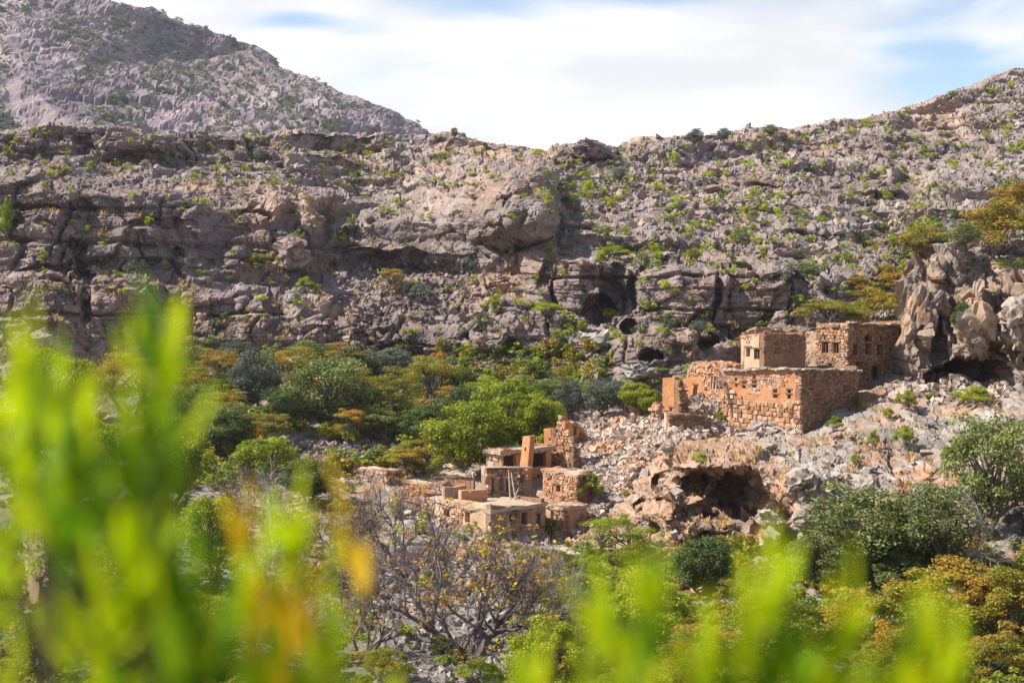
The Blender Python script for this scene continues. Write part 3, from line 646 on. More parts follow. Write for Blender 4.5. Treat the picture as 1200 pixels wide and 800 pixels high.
def slab_mesh(mb, pts, th, seed, sub=7, bumpy=0.06, over=0.0):
    """a flat roof over four corner points (local), its edge uneven"""
    p = [Vector(q) for q in pts]; c = sum(p, Vector()) / 4
    p = [q + (q - c).normalized() * over for q in p]; n = sub; V = []; rs = random.Random(seed)
    for lay in (0, 1):
        for i in range(n + 1):
            for j in range(n + 1):
                u, v = i / n, j / n
                q = (p[0] * (1 - u) + p[1] * u) * (1 - v) + (p[3] * (1 - u) + p[2] * u) * v
                e = (i in (0, n)) or (j in (0, n))
                V.append(q + Vector((rs.uniform(-1, 1) * 0.06, rs.uniform(-1, 1) * 0.06, rs.uniform(-bumpy, bumpy) + (0 if lay else -th - (rs.uniform(0, 0.06) if e else 0)))))
    F = []; m = n + 1; o = m * m
    for i in range(n):
        for j in range(n):
            a = i * m + j; F.append((a, a + m, a + m + 1, a + 1)); F.append((o + a, o + a + 1, o + a + m + 1, o + a + m))
    for i in range(n):
        for (a, b) in ((i * m, (i + 1) * m), ((i + 1) * m + n, i * m + n), (i + 1, i), (n * m + i, n * m + i + 1)):
            F.append((a, b, b + o, a + o))
    mb.add(V, F)
def house(name, label, cat, c, al, pxl, pxr, tops, zb=-4.0, T=0.55, left={}, right={}, roof=None, group=None, back=True, seed=1):
    """a house by its nearest corner c: tops = (left wall profile, right wall profile) as picture points"""
    root = empty(name, c); tag(root, label, cat, group)
    FL, FR = faces_at(c, al); res = {}
    for key, face, pxe, spec, tp in (('L', FL, pxl, left, tops[0]), ('R', FR, pxr, right, tops[1])):
        if pxe is None: continue
        L, _ = face.uv(pxe, HOR + 150); ops = [face.rect(*o[:4]) for o in spec.get('ops', [])]
        top = prof(face, tp, spec.get('rag', 0.05), seed + 3); u0 = T * 1.02 if key == 'L' and pxr is not None else 0.0
        mb = MB(); wall_mesh(mb, face, u0 if key == 'L' else 0.0, L, zb, top, T, ops, seed, rough=spec.get('rough', 0.05))
        w = mb.build('wall', M[spec.get('mat', 'plaster')], root)
        for st in spec.get('stones', []):
            sm = MB(); z0 = st.get('z0', lambda u: zb + 2.5); z1 = st.get('z1', top)
            if 'py1' in st: z1 = prof(face, st['py1'], 0.05, seed + 8)
            if 'py0' in st: z0 = prof(face, st['py0'], 0.05, seed + 9)
            stone_mesh(sm, face, 0.0, L, z0, (lambda u, a=z1, b=top: min(a(u), b(u))), ops, st.get('w', 0.34), st.get('h', 0.19), st.get('proud', 0.07), st.get('mask'), seed=seed + 11)
            if sm.V: tag(sm.build('stone_facing', M[st.get('mat', 'warmstone')], w), kind='stuff')
        if spec.get('coping'):
            cm = MB(); rs = random.Random(seed + 20); u = 0.0
            while u < L:
                ww = rs.uniform(0.2, 0.55); d = face.d
                cm.box(face.at(u + ww / 2, top(u + ww / 2) + rs.uniform(0.0, 0.08), 0.02), d * ww * 0.48, face.n * rs.uniform(0.24, 0.36), Vector((0, 0, rs.uniform(0.05, 0.11))), 0.03, rs.random()); u += ww
            tag(cm.build('coping', M[spec.get('copmat', 'rubble')], w), kind='stuff')
        for o, q in zip(ops, spec.get('ops', [])):
            opt = q[4] if len(q) > 4 else 'l'
            if 'l' in opt:
                lm = MB(); lm.box(face.at((o[0] + o[1]) / 2, o[3] + 0.06, -0.16), face.d * ((o[1] - o[0]) / 2 + 0.16), face.n * 0.22, Vector((0, 0, 0.07)), 0.015); lm.build('lintel', M['wood'], w)
            if 'f' in opt:
                fm = MB(); uu, hw, zm, hz = (o[0] + o[1]) / 2, (o[1] - o[0]) / 2, (o[2] + o[3]) / 2, (o[3] - o[2]) / 2
                for sx in (-1, 0, 1): fm.box(face.at(uu + sx * (hw - 0.045), zm, -0.14), face.d * (0.04 if sx else 0.025), face.n * 0.05, Vector((0, 0, hz)), 0.006)
                for sz in (-1, 1): fm.box(face.at(uu, zm + sz * (hz - 0.04), -0.15), face.d * hw, face.n * 0.045, Vector((0, 0, 0.04)), 0.006)
                fm.build('window_frame', M['greywood' if 'g' in opt else 'wood'], w)
            if 'd' in opt:
                dm = MB(); uu, hw = (o[0] + o[1]) / 2, (o[1] - o[0]) / 2
                for k in range(4): dm.box(face.at(o[0] + (k + 0.5) * hw / 2, (o[2] + o[3]) / 2, -0.32 - 0.01 * (k % 2)), face.d * (hw / 4 - 0.012), face.n * 0.03, Vector((0, 0, (o[3] - o[2]) / 2)), 0.005, 0.3 + 0.15 * k)
                dm.build('door', M['wood'], w)
            if 's' in opt:
                hm = MB(); hm.box(face.at((o[0] + o[1]) / 2, (o[2] + o[3]) / 2, -0.2), face.d * ((o[1] - o[0]) / 2), face.n * 0.12, Vector((0, 0, 0.05)), 0.01); hm.build('shelf_stone', M['rubble'], w)
        res[key] = (face, L, top)
    if back and 'L' in res and 'R' in res:
        ll, lr = res['L'][1], res['R'][1]
        for face, L, tp in ((Face(c + FL.d * ll, FR.d, -FL.d), lr, res['R'][2]), (Face(c + FR.d * lr, FL.d, -FR.d), ll, res['L'][2])):
            mb = MB(); off = face.c - Vector(c); f2 = Face(face.c, face.d, face.n)
            wall_mesh(mb, f2, 0.02, L - 0.02, zb, (lambda u, t=tp: t(u) - 0.03), 0.4, [], seed + 40, step=0.9)
            mb.V = [tuple(Vector(v) + off) for v in mb.V]; mb.build('wall', M['masonry'], root)
    if roof and 'L' in res and 'R' in res:
        fl, ll, tl = res['L']; fr, lr, tr = res['R']; zz = min(tl(ll / 2), tr(lr / 2)) - roof.get('down', 0.25); ins = roof.get('ins', 0.12)
        a = fr.d * ins + fl.d * ins; b = fr.d * (lr - ins) + fl.d * ins; cc = fr.d * (lr - ins) + fl.d * (ll - ins); d = fr.d * ins + fl.d * (ll - ins)
        mb = MB(); slab_mesh(mb, [q + Vector((0, 0, zz)) for q in (a, b, cc, d)], roof.get('th', 0.22), seed, over=roof.get('over', 0.0), bumpy=roof.get('bumpy', 0.05))
        rf = mb.build('roof', M['roof'], root)
        bm = MB(); n = roof.get('beams', 0)
        for k in range(n):
            u = lr * (k + 0.5) / n; bm.tube([fr.at(u, zz - 0.3, 0.25), fr.at(u, zz - 0.28, -lr * 0.3)], [0.07, 0.07], 5)
        if n: tag(bm.build('roof_beam', M['wood'], rf), kind='stuff')
    return root, FL, FR, res
AL = R(40)
def blotch(sc, th, seed): return lambda u, z: float(vn(np.array([u / sc + seed]), np.array([z / sc]), np.array([seed * 1.7]), seed)[0]) > th
# upper group ------------------------------------------------------
c = P(938, 503, 134)
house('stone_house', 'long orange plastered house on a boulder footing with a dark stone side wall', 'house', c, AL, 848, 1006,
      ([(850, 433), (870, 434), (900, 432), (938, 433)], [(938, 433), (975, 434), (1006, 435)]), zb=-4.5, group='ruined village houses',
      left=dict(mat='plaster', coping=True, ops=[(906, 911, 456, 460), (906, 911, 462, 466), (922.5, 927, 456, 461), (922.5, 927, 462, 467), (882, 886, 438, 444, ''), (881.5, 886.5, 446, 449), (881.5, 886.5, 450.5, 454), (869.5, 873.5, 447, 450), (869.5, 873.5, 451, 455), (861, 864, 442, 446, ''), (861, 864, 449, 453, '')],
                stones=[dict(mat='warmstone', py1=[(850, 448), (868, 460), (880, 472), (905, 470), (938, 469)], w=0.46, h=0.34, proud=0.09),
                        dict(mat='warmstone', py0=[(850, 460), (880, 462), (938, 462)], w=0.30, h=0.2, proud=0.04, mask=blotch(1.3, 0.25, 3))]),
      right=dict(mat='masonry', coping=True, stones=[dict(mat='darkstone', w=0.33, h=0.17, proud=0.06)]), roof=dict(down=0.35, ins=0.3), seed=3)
c = P(895.5, 433, 137.35)
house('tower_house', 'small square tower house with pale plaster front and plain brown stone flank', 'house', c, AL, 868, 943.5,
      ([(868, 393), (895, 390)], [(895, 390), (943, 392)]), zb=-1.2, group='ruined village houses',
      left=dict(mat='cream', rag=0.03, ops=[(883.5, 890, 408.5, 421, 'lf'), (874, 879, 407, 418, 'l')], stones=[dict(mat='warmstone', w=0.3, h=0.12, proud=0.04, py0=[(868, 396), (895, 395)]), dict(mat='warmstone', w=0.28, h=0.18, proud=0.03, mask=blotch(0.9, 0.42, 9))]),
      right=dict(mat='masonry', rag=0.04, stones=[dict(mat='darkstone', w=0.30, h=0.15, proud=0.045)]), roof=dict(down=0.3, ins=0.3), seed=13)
c = P(992.5, 457, 141.2)
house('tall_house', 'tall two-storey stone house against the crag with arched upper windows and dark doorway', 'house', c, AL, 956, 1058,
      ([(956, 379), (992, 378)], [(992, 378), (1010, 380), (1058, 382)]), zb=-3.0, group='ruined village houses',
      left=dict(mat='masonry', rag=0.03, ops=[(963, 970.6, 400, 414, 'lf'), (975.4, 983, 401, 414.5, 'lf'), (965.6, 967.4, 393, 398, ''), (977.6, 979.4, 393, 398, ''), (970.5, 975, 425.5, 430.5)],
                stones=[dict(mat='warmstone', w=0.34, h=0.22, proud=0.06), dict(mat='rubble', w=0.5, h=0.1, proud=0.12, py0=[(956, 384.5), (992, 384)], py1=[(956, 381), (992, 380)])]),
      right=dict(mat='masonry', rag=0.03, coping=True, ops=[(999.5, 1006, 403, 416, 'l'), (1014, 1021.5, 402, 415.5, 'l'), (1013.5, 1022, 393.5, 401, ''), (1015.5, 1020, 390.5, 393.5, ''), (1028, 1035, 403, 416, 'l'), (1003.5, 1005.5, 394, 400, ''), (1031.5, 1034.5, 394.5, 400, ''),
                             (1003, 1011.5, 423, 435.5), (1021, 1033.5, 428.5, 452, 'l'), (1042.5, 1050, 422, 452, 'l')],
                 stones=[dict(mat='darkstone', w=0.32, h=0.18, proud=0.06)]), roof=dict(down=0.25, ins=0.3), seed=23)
# lit re-entrant wall between the tower and the tall house
c = P(960, 436, 145.6); house('infill_wall', 'peeling orange and cream plaster wall filling the gap beside the tall house', 'wall', c, R(55), 936, None, ([(936, 391), (948, 389), (960, 386)], []), zb=-2, left=dict(mat='cream', rag=0.12, stones=[dict(mat='warmstone', w=0.34, h=0.22, proud=0.04, mask=blotch(0.8, -0.1, 5))]), seed=27)
# rubble parapet behind the small tower
c = P(936, 400, 145); house('broken_parapet', 'low broken reddish parapet showing above the small tower roof', 'ruin', c, R(14), 880, None, ([(880, 389), (886, 383.5), (905, 383), (917, 386), (921, 389), (928, 385.5), (936, 386.5)], []), zb=-2, left=dict(mat='masonry', rag=0.12, stones=[dict(mat='warmstone', w=0.4, h=0.2, proud=0.1)]), seed=29) if False else None
FL_, FR_ = faces_at(P(880, 400, 143.5), R(12))
root = empty('broken_parapet', P(880, 400, 143.5)); tag(root, 'low broken reddish parapet showing above the small tower roof', 'ruin', 'ruined village houses')
tp = prof(FR_, [(878, 389), (886, 384), (905, 383.5), (917, 386), (921, 389), (928, 386), (938, 387)], 0.12, 4)
mb = MB(); wall_mesh(mb, FR_, -0.2, 4.3, -3, tp, 0.8, [], 31); w = mb.build('wall', M['masonry'], root)
mb = MB(); stone_mesh(mb, FR_, -0.2, 4.3, lambda u: -1.0, tp, [], 0.42, 0.22, 0.12, seed=32); tag(mb.build('stone_facing', M['warmstone'], w), kind='stuff')
# collapsed house at the left end of the upper group
c = P(796, 486, 138.5)
house('collapsed_house', 'tall orange plastered wall stub with broken stone edge at the left end of upper group', 'ruin', c, AL, 776.5, 807, 
      ([(776, 443), (796, 442)], [(796, 443), (800, 446), (803, 452), (807, 470)]), zb=-4, group='ruined village houses',
      left=dict(mat='plaster', rag=0.03, ops=[(784.5, 788, 477, 482)]), right=dict(mat='masonry', rag=0.25, stones=[dict(mat='darkstone', w=0.4, h=0.2, proud=0.14)]), back=False, seed=33)
c = P(862, 478, 140.5)
house('roofless_room', 'roofless room with arched window and collapsed timbered doorway above the rubble fan', 'ruin', c, R(33), 799, None,
      ([(799, 444), (806, 441), (812, 440), (813, 428), (840, 424), (863, 428)], []), zb=-4, group='ruined village houses',
      left=dict(mat='plaster', rag=0.12, ops=[(811.5, 818, 454, 467, ''), (813, 816.5, 450.5, 454, 'l'), (833.5, 847.5, 441.5, 456, 'l')],
                stones=[dict(mat='warmstone', w=0.36, h=0.2, proud=0.09, py0=[(799, 438), (863, 441)]), dict(mat='warmstone', w=0.36, h=0.2, proud=0.07, mask=blotch(1.0, 0.0, 6))]), seed=37)
c = P(866, 470, 144); house('rear_wall', 'ragged stone rear wall rising behind the roofless room', 'wall', c, R(20), 806, None, ([(806, 430), (812, 424), (830, 423.5), (850, 424), (866, 428)], []), zb=-4, left=dict(mat='masonry', rag=0.15, stones=[dict(mat='warmstone', w=0.4, h=0.22, proud=0.1)]), seed=39)
bm = empty('fallen_beams', P(840, 457, 139.9)); tag(bm, 'grey fallen roof beams propped in the broken doorway', 'beams')
for k, (a, b) in enumerate((((835, 458), (836.5, 442)), ((839, 458), (839.5, 444)), ((842, 459), (846, 444)), ((834, 447), (848, 445)))):
    mb = MB(); o = bm.location; mb.tube([P(*a, 139.8) - o, P(*b, 140.3) - o], [0.07, 0.06], 5, 0.6); mb.build('beam', M['greywood'], bm)
c = P(784.5, 502, 134.5); house('low_wall', 'low dark stone garden wall below the collapsed house', 'wall', c, R(25), 778.5, 834, ([(778, 483), (784.5, 483.5)], [(784.5, 484), (810, 485), (834, 489)]), zb=-3, T=0.5, left=dict(mat='cream', rag=0.02), right=dict(mat='masonry', rag=0.06, stones=[dict(mat='darkstone', w=0.3, h=0.16, proud=0.08)]), back=False, seed=43)
c = P(773, 504, 139); house('stone_pillar', 'narrow crumbling stone pillar left of the tall orange stub', 'ruin', c, AL, 763.5, 776, ([(763, 478), (768, 470), (773, 474)], [(773, 474), (776, 476)]), zb=-3, T=0.4, left=dict(mat='masonry', rag=0.25, stones=[dict(w=0.42, h=0.24, proud=0.16)]), right=dict(mat='masonry', rag=0.2, stones=[dict(mat='darkstone', w=0.4, h=0.22, proud=0.1)]), back=False, seed=47)
c = P(749, 494, 144); house('broken_tower', 'broken stone tower stump with two slit windows on the rubble ridge', 'ruin', c, AL, 727, 753, ([(727, 487), (733, 480), (737, 480), (738, 472), (744, 470.5), (749, 472)], [(749, 474), (753, 482)]), zb=-3, T=0.45, left=dict(mat='plaster', rag=0.15, ops=[(733.5, 737, 484, 488), (744.5, 747.5, 482, 487), (744.5, 747, 476, 479)], stones=[dict(w=0.36, h=0.2, proud=0.09, mask=blotch(0.7, -0.35, 8))]), right=dict(mat='masonry', rag=0.15, stones=[dict(mat='darkstone', w=0.4, h=0.22, proud=0.1)]), back=False, seed=51)
c = P(728, 496, 145); house('ridge_wall', 'long tumbled stone wall along the top of rubble slope', 'wall', c, R(22), 688, None, ([(688, 493), (700, 488), (706, 484), (716, 487), (728, 486)], []), zb=-3, left=dict(mat='masonry', rag=0.3, stones=[dict(mat='warmstone', w=0.45, h=0.22, proud=0.14)]), seed=53)
# lower group ------------------------------------------------------
c = P(676, 592, 124.5)
house('upper_box_house', 'square two-tone box house with one small dark window above the lower annex', 'house', c, AL, 636.5, 694, ([(636, 548.5), (655, 551), (676, 556)], [(676, 556), (694, 551)]), zb=-4, group='ruined village houses',
      left=dict(mat='plaster', rag=0.04, ops=[(651.5, 656.5, 568, 576, 'l'), (642, 643.5, 560, 563, ''), (663.5, 665.5, 562, 565, '')], stones=[dict(mat='warmstone', w=0.34, h=0.24, proud=0.06, mask=blotch(0.8, -0.45, 12))]),
      right=dict(mat='masonry', stones=[dict(mat='darkstone')]), roof=dict(down=0.02, ins=0.0, over=0.2, th=0.2), seed=61)
c = P(660, 628, 120.5)
house('lower_box_house', 'lower stone annex with tall door slit and small window below the box house', 'house', c, AL, 640, 688, ([(640, 590), (660, 593)], [(660, 593), (688, 592)]), zb=-4, group='ruined village houses',
      left=dict(mat='cream', rag=0.06, ops=[(645.5, 649, 598, 616, 'ld'), (651, 654, 603, 609, 'l')], stones=[dict(w=0.34, h=0.22, proud=0.06, mask=blotch(0.8, 0.0, 14))]),
      right=dict(mat='greyplaster', rag=0.06, stones=[dict(mat='darkstone', mask=blotch(0.9, 0.1, 15))]), roof=dict(down=0.02, ins=0.0, over=0.15, th=0.2), seed=67)
c = P(575, 624, 117)
house('terrace_house', 'wide flat-roofed house behind bare branches with three dark openings', 'house', c, AL, 494, 639, ([(494, 583), (530, 586), (575, 592)], [(575, 592), (605, 593), (639, 591)]), zb=-4, group='ruined village houses',
      left=dict(mat='cream', rag=0.06, ops=[(520, 527, 596, 606, 'l'), (545, 551, 599, 612, 'l')], stones=[dict(w=0.4, h=0.25, proud=0.08, mask=blotch(1.2, -0.1, 16))]),
      right=dict(mat='greyplaster', rag=0.06, ops=[(597, 602, 601, 611, 'l'), (611, 618, 600, 614, 'l'), (629, 634, 601, 615, 'l')], stones=[dict(mat='darkstone', mask=blotch(0.9, 0.15, 17))]), roof=dict(down=0.02, ins=0.0, over=0.15, th=0.2, bumpy=0.08), seed=71)
c = P(588.5, 552, 129.5)
house('open_room_house', 'flat-roofed ruin with two black openings behind a leaning orange slab', 'house', c, AL, 570, 646, ([(570, 525), (588.5, 526)], [(588.5, 526), (646, 527)]), zb=-3, T=0.4, group='ruined village houses',
      left=dict(mat='greyplaster', rag=0.05, stones=[dict(mat='warmstone', w=0.5, h=0.5, proud=0.05, mask=blotch(0.8, 0.0, 18))]),
      right=dict(mat='plaster', rag=0.05, ops=[(589.8, 605, 532, 550, 'l'), (619, 640, 531, 547, 'l')]), roof=dict(down=-0.1, ins=-0.1, over=0.25, th=0.3, beams=9, bumpy=0.09), seed=73)
r_ = empty('leaning_slab', P(611, 549, 128.6)); tag(r_, 'leaning orange plastered wall slab with a square peephole', 'wall fragment', 'ruined village houses')
FLs, FRs = faces_at(P(617.5, 549, 128.6), R(30)); off = FLs.c - r_.location
mb = MB(); wall_mesh(mb, FLs, 0, 1.15, -1.5, lambda u: 2.6 - 0.12 * u + 0.05 * math.sin(u * 9), 0.45, [(0.42, 0.68, 1.35, 1.65)], 77, step=0.25)
mb.V = [tuple(Vector(v) + off + Vector((0.105 * max(v[2], 0), 0.06 * max(v[2], 0), 0))) for v in mb.V]; mb.build('wall', M['plaster'], r_)
c = P(570, 590, 123)
house('hollow_house', 'hollowed-out grey room with empty niches and a broken right end', 'ruin', c, R(34), 567, 634, ([(567, 548), (570, 548)], [(570, 548), (600, 547), (617, 549), (621, 557), (628, 572), (634, 584)]), zb=-3.5, T=0.7, group='ruined village houses',
      left=dict(mat='cream', rag=0.03), right=dict(mat='greyplaster', rag=0.1, rough=0.22, ops=[(574, 580, 560, 579, ''), (584.5, 589, 555, 574, ''), (592, 595, 562, 576, ''), (605.5, 613.5, 555, 560, 'l'), (605.5, 613.5, 562.5, 568.5, 'l')], stones=[dict(mat='warmstone', py0=[(570, 610), (612, 590), (618, 548), (634, 545)], w=0.36, h=0.22, proud=0.14)]), back=False, seed=79)
mb = MB(); o = P(600, 585, 122)
root = empty('leaning_poles', o); tag(root, 'pale wooden poles leaning inside the hollow grey room', 'poles')
for a, b in (((598, 585), (596, 551)), ((604, 585), (599, 553)), ((601, 586), (611, 566))):
    mb = MB(); mb.tube([P(*a, 121.6) - o, P(*b, 123.0) - o], [0.05, 0.04], 5, 0.6); mb.build('pole', M['greywood'], root)
mb = MB(); p0, p1 = P(566, 547.5, 122.6), P(622, 547.5, 125.4); o = (p0 + p1) / 2; d = (p1 - p0) / 2
b_ = MB(); b_.box((0, 0, 0), d, Vector((-d.y, d.x, 0)).normalized() * 0.22, Vector((0, 0, 0.06)), 0.04); q = b_.build('roof_beam', M['greywood'], None, loc=o); q.name = 'roof_timber'; tag(q, 'long pale timber lying along the top of hollow grey room', 'beam')
b_ = MB(); b_.tube([P(548, 548, 126) - P(548, 548, 126), P(570, 548.5, 125) - P(548, 548, 126)], [0.04, 0.04], 5); q = b_.build('ridge_pole', M['wood'], None, loc=P(548, 548, 126)); tag(q, 'thin dark pole bridging the shed and hollow room', 'pole')
c = P(672, 545, 132)
house('tall_pier', 'tall jagged stone pier with an orange niche standing over the flat roof', 'ruin', c, AL, 642.5, 680, ([(642, 523), (650, 519), (653, 511), (653.5, 489), (656, 487.5), (661, 487.5), (662, 494), (666, 503), (672, 514)], [(672, 515), (676, 523), (680, 534)]), zb=-3, T=0.6, group='ruined village houses',
      left=dict(mat='plaster', rag=0.1, ops=[(647.5, 652, 522, 529.5, 'l'), (647.5, 652, 531, 539, 's')], stones=[dict(w=0.34, h=0.22, proud=0.09, mask=blotch(0.9, -0.35, 21))]), right=dict(mat='masonry', rag=0.2, stones=[dict(mat='darkstone', w=0.4, h=0.22, proud=0.12)]), back=False, seed=83)
c = P(651, 528, 136); house('red_wall_stub', 'low reddish plaster stub left of the tall pier', 'ruin', c, AL, 637.5, 655, ([(637, 502), (651, 500.5)], [(651, 501), (655, 504)]), zb=-3, T=0.5, left=dict(mat='plaster', rag=0.05, ops=[(643, 645.5, 513, 516, '')]), right=dict(mat='masonry', rag=0.1, stones=[dict(mat='darkstone')]), back=False, seed=87)
c = P(668, 516, 138); house('arched_ruin', 'gabled stone ruin with one dark window right of the tall pier', 'ruin', c, R(30), 664, 688, ([(664, 497), (668, 496)], [(668, 496), (674, 492.5), (681, 498), (688, 510)]), zb=-3, T=0.5, left=dict(mat='plaster', rag=0.1), right=dict(mat='plaster', rag=0.1, ops=[(671.5, 675.5, 500.5, 509.5, 'l'), (679, 681.5, 506, 511, '')], stones=[dict(mat='darkstone', mask=blotch(0.8, 0.0, 23))]), back=False, seed=89)
c = P(519, 594, 124); house('red_block_house', 'low red flat-roofed block at the left end of the lower village', 'house', c, AL, 472, 527, ([(472, 568), (519, 565)], [(519, 565), (527, 564)]), zb=-3, group='ruined village houses',
      left=dict(mat='plaster', rag=0.05, stones=[dict(w=0.34, h=0.24, proud=0.06, mask=blotch(0.8, 0.0, 25))]), right=dict(mat='masonry', stones=[dict(mat='darkstone')]), roof=dict(down=-0.02, ins=0.0, over=0.1, th=0.2), seed=91)
c = P(549, 570, 127.5); house('timber_shed', 'small tumbledown shed with sagging timber roof and dark front', 'shed', c, R(52), 520, 553, ([(520, 557), (549, 555)], [(549, 555), (553, 553)]), zb=-2, T=0.4,
      left=dict(mat='plaster', rag=0.05, ops=[(524, 533, 559, 570, 'l'), (535, 545, 559, 566, 'l')]), right=dict(mat='masonry', rag=0.2, stones=[dict(w=0.36, h=0.22, proud=0.1)]), roof=dict(down=-0.12, ins=-0.05, over=0.3, th=0.16, beams=6, bumpy=0.1), seed=93)
c = P(555, 568, 127); house('stone_stack', 'rough stacked stone end wall right of the tumbledown shed', 'wall', c, AL, 546, 557, ([(546, 551), (551, 547.5), (555, 552)], [(555, 552), (557, 560)]), zb=-2, T=0.4, left=dict(mat='masonry', rag=0.2, stones=[dict(mat='rubble', w=0.42, h=0.26, proud=0.14)]), right=dict(mat='masonry', rag=0.2, stones=[dict(mat='darkstone')]), back=False, seed=95)
c = P(521, 584, 122); house('yard_wall', 'long grey yard wall in front of the tumbledown shed', 'wall', c, R(20), 518, 546, ([(518, 571), (521, 571)], [(521, 571), (546, 569)]), zb=-2, T=0.4, left=dict(mat='cream', rag=0.03), right=dict(mat='greyplaster', rag=0.05), back=False, seed=97)
c = P(541, 592, 120.5); house('pink_yard_wall', 'short pinkish yard wall with a square end post left of hollow room', 'wall', c, R(24), 537, 571, ([(537, 574), (541, 573.5)], [(541, 574.5), (571, 574)]), zb=-2, T=0.4, left=dict(mat='cream', rag=0.03), right=dict(mat='plaster', rag=0.04), back=False, seed=99)
c = P(453, 566, 134); house('retaining_wall', 'square-cornered stone terrace wall beyond the lower village trees', 'wall', c, AL, 412, 476, ([(412, 549), (453, 551)], [(453, 551), (476, 550)]), zb=-3,
      left=dict(mat='masonry', rag=0.1, stones=[dict(mat='warmstone', w=0.36, h=0.22, proud=0.07)]), right=dict(mat='masonry', rag=0.1, stones=[dict(mat='darkstone')]), roof=dict(down=0.1, ins=0.1, th=0.2, bumpy=0.12), seed=101)
c = P(54, 660, 92); house('terrace_ruin', 'grey stepped ruin wall half hidden behind blurred leaves at left', 'ruin', c, R(25), 8, 70, ([(8, 612), (40, 606), (54, 608)], [(54, 608), (58, 640), (70, 662)]), zb=-4, left=dict(mat='greyplaster', rag=0.1, stones=[dict(mat='rubble', w=0.6, h=0.2, proud=0.14, mask=blotch(0.9, -0.2, 31))]), right=dict(mat='greyplaster', rag=0.2, stones=[dict(mat='darkstone')]), back=False, seed=103)
# ------------------------------------------------------------------ loose stones and boulders
def in_poly(p, poly):
    x, y = p; c = False; j = len(poly) - 1
    for i in range(len(poly)):
        (xi, yi), (xj, yj) = poly[i], poly[j]
        if (yi > y) != (yj > y) and x < (xj - xi) * (y - yi) / (yj - yi) + xi: c = not c
        j = i
    return c
CUBE_V = np.array([[a, b, c] for a in (-1, 1) for b in (-1, 1) for c in (-1, 1)], np.float32)
CUBE_F = np.array([(0, 1, 3, 2), (4, 6, 7, 5), (0, 4, 5, 1), (2, 3, 7, 6), (0, 2, 6, 4), (1, 5, 7, 3)])
def rand_rot(rs, n, tilt=1.0):
    q = rs.normal(size=(n, 4)); q[:, 1:3] *= tilt; q /= np.linalg.norm(q, axis=1, keepdims=True); w, x, y, z = q.T
    return np.stack([np.stack([1 - 2 * (y * y + z * z), 2 * (x * y - z * w), 2 * (x * z + y * w)], -1), np.stack([2 * (x * y + z * w), 1 - 2 * (x * x + z * z), 2 * (y * z - x * w)], -1), np.stack([2 * (x * z - y * w), 2 * (y * z + x * w), 1 - 2 * (x * x + y * y)], -1)], 1)
def rocks_np(pos, size, rs, flat=0.6, tilt=0.5):
    n = len(pos); V = np.repeat(CUBE_V[None], n, 0) * (1 + rs.uniform(-0.38, 0.38, (n, 8, 3)))
    sc = np.stack([rs.uniform(0.7, 1.3, n), rs.uniform(0.5, 0.9, n), rs.uniform(0.35, 0.8, n) * flat / 0.6], -1) * size[:, None] * 0.5
    V = np.einsum('nij,nkj->nki', rand_rot(rs, n, tilt), V * sc[:, None]) + pos[:, None]
    F = (CUBE_F[None] + 8 * np.arange(n)[:, None, None]).reshape(-1, 4)
    return V.reshape(-1, 3), F, np.repeat(rs.uniform(0, 1, n), 8)
def scatter_px(poly, n, rs, which=(0, 1, 2), must=None):
    xs = [p[0] for p in poly]; ys = [p[1] for p in poly]; out = []
    for _ in range(n * 6):
        p = (rs.uniform(min(xs), max(xs)), rs.uniform(min(ys), max(ys)))
        if not in_poly(p, poly): continue
        h = hit(*p, which)
        if h and (must is None or must(h, p)): out.append((h[0], h[1], p))
        if len(out) >= n: break
    return out
def rubble(name, polys, mat, seed, label=None):
    rs = np.random.default_rng(seed); Vs, Fs, Ts, b = [], [], [], 0
    for poly, n, s0, s1, which in polys:
        pts = scatter_px(poly, n, rs, which); pos = np.array([tuple(p) for p, _, _ in pts])
        size = s0 + (s1 - s0) * rs.uniform(0, 1, len(pos))**2.6; pos[:, 2] += size * 0.12
        V, F, T = rocks_np(pos, size, rs); Vs.append(V); Fs.append(F + b); Ts.append(T); b += len(V)
    o = link(name, mesh_np(name, np.concatenate(Vs), np.concatenate(Fs), mat, np.concatenate(Ts))); tag(o, label, None, None, 'stuff'); return o
rubble('rubble', [([(655, 512), (690, 492), (735, 486), (775, 490), (800, 486), (850, 500), (838, 512), (800, 516), (778, 530), (752, 545), (728, 580), (700, 608), (690, 585), (696, 555), (676, 530)], 7000, 0.16, 0.72, (1,)),
                  ([(800, 486), (838, 462), (852, 470), (852, 500), (815, 502)], 600, 0.2, 0.8, (1,)),
                  ([(850, 488), (936, 500), (940, 508), (850, 512)], 260, 0.2, 0.7, (1,)),
                  ([(1035, 462), (1045, 450), (1060, 444), (1120, 440), (1185, 450), (1180, 466), (1100, 472), (1050, 470)], 620, 0.25, 0.8, (1,)),
                  ([(560, 585), (640, 600), (700, 600), (720, 625), (640, 645), (500, 640), (470, 590)], 700, 0.15, 0.6, (1,)),
                  ([(600, 545), (690, 530), (690, 560), (636, 560)], 300, 0.2, 0.7, (1,)),
                  ([(380, 540), (440, 545), (470, 560), (400, 570)], 500, 0.2, 0.7, (0, 1, 2))], M['rubble'], 5)
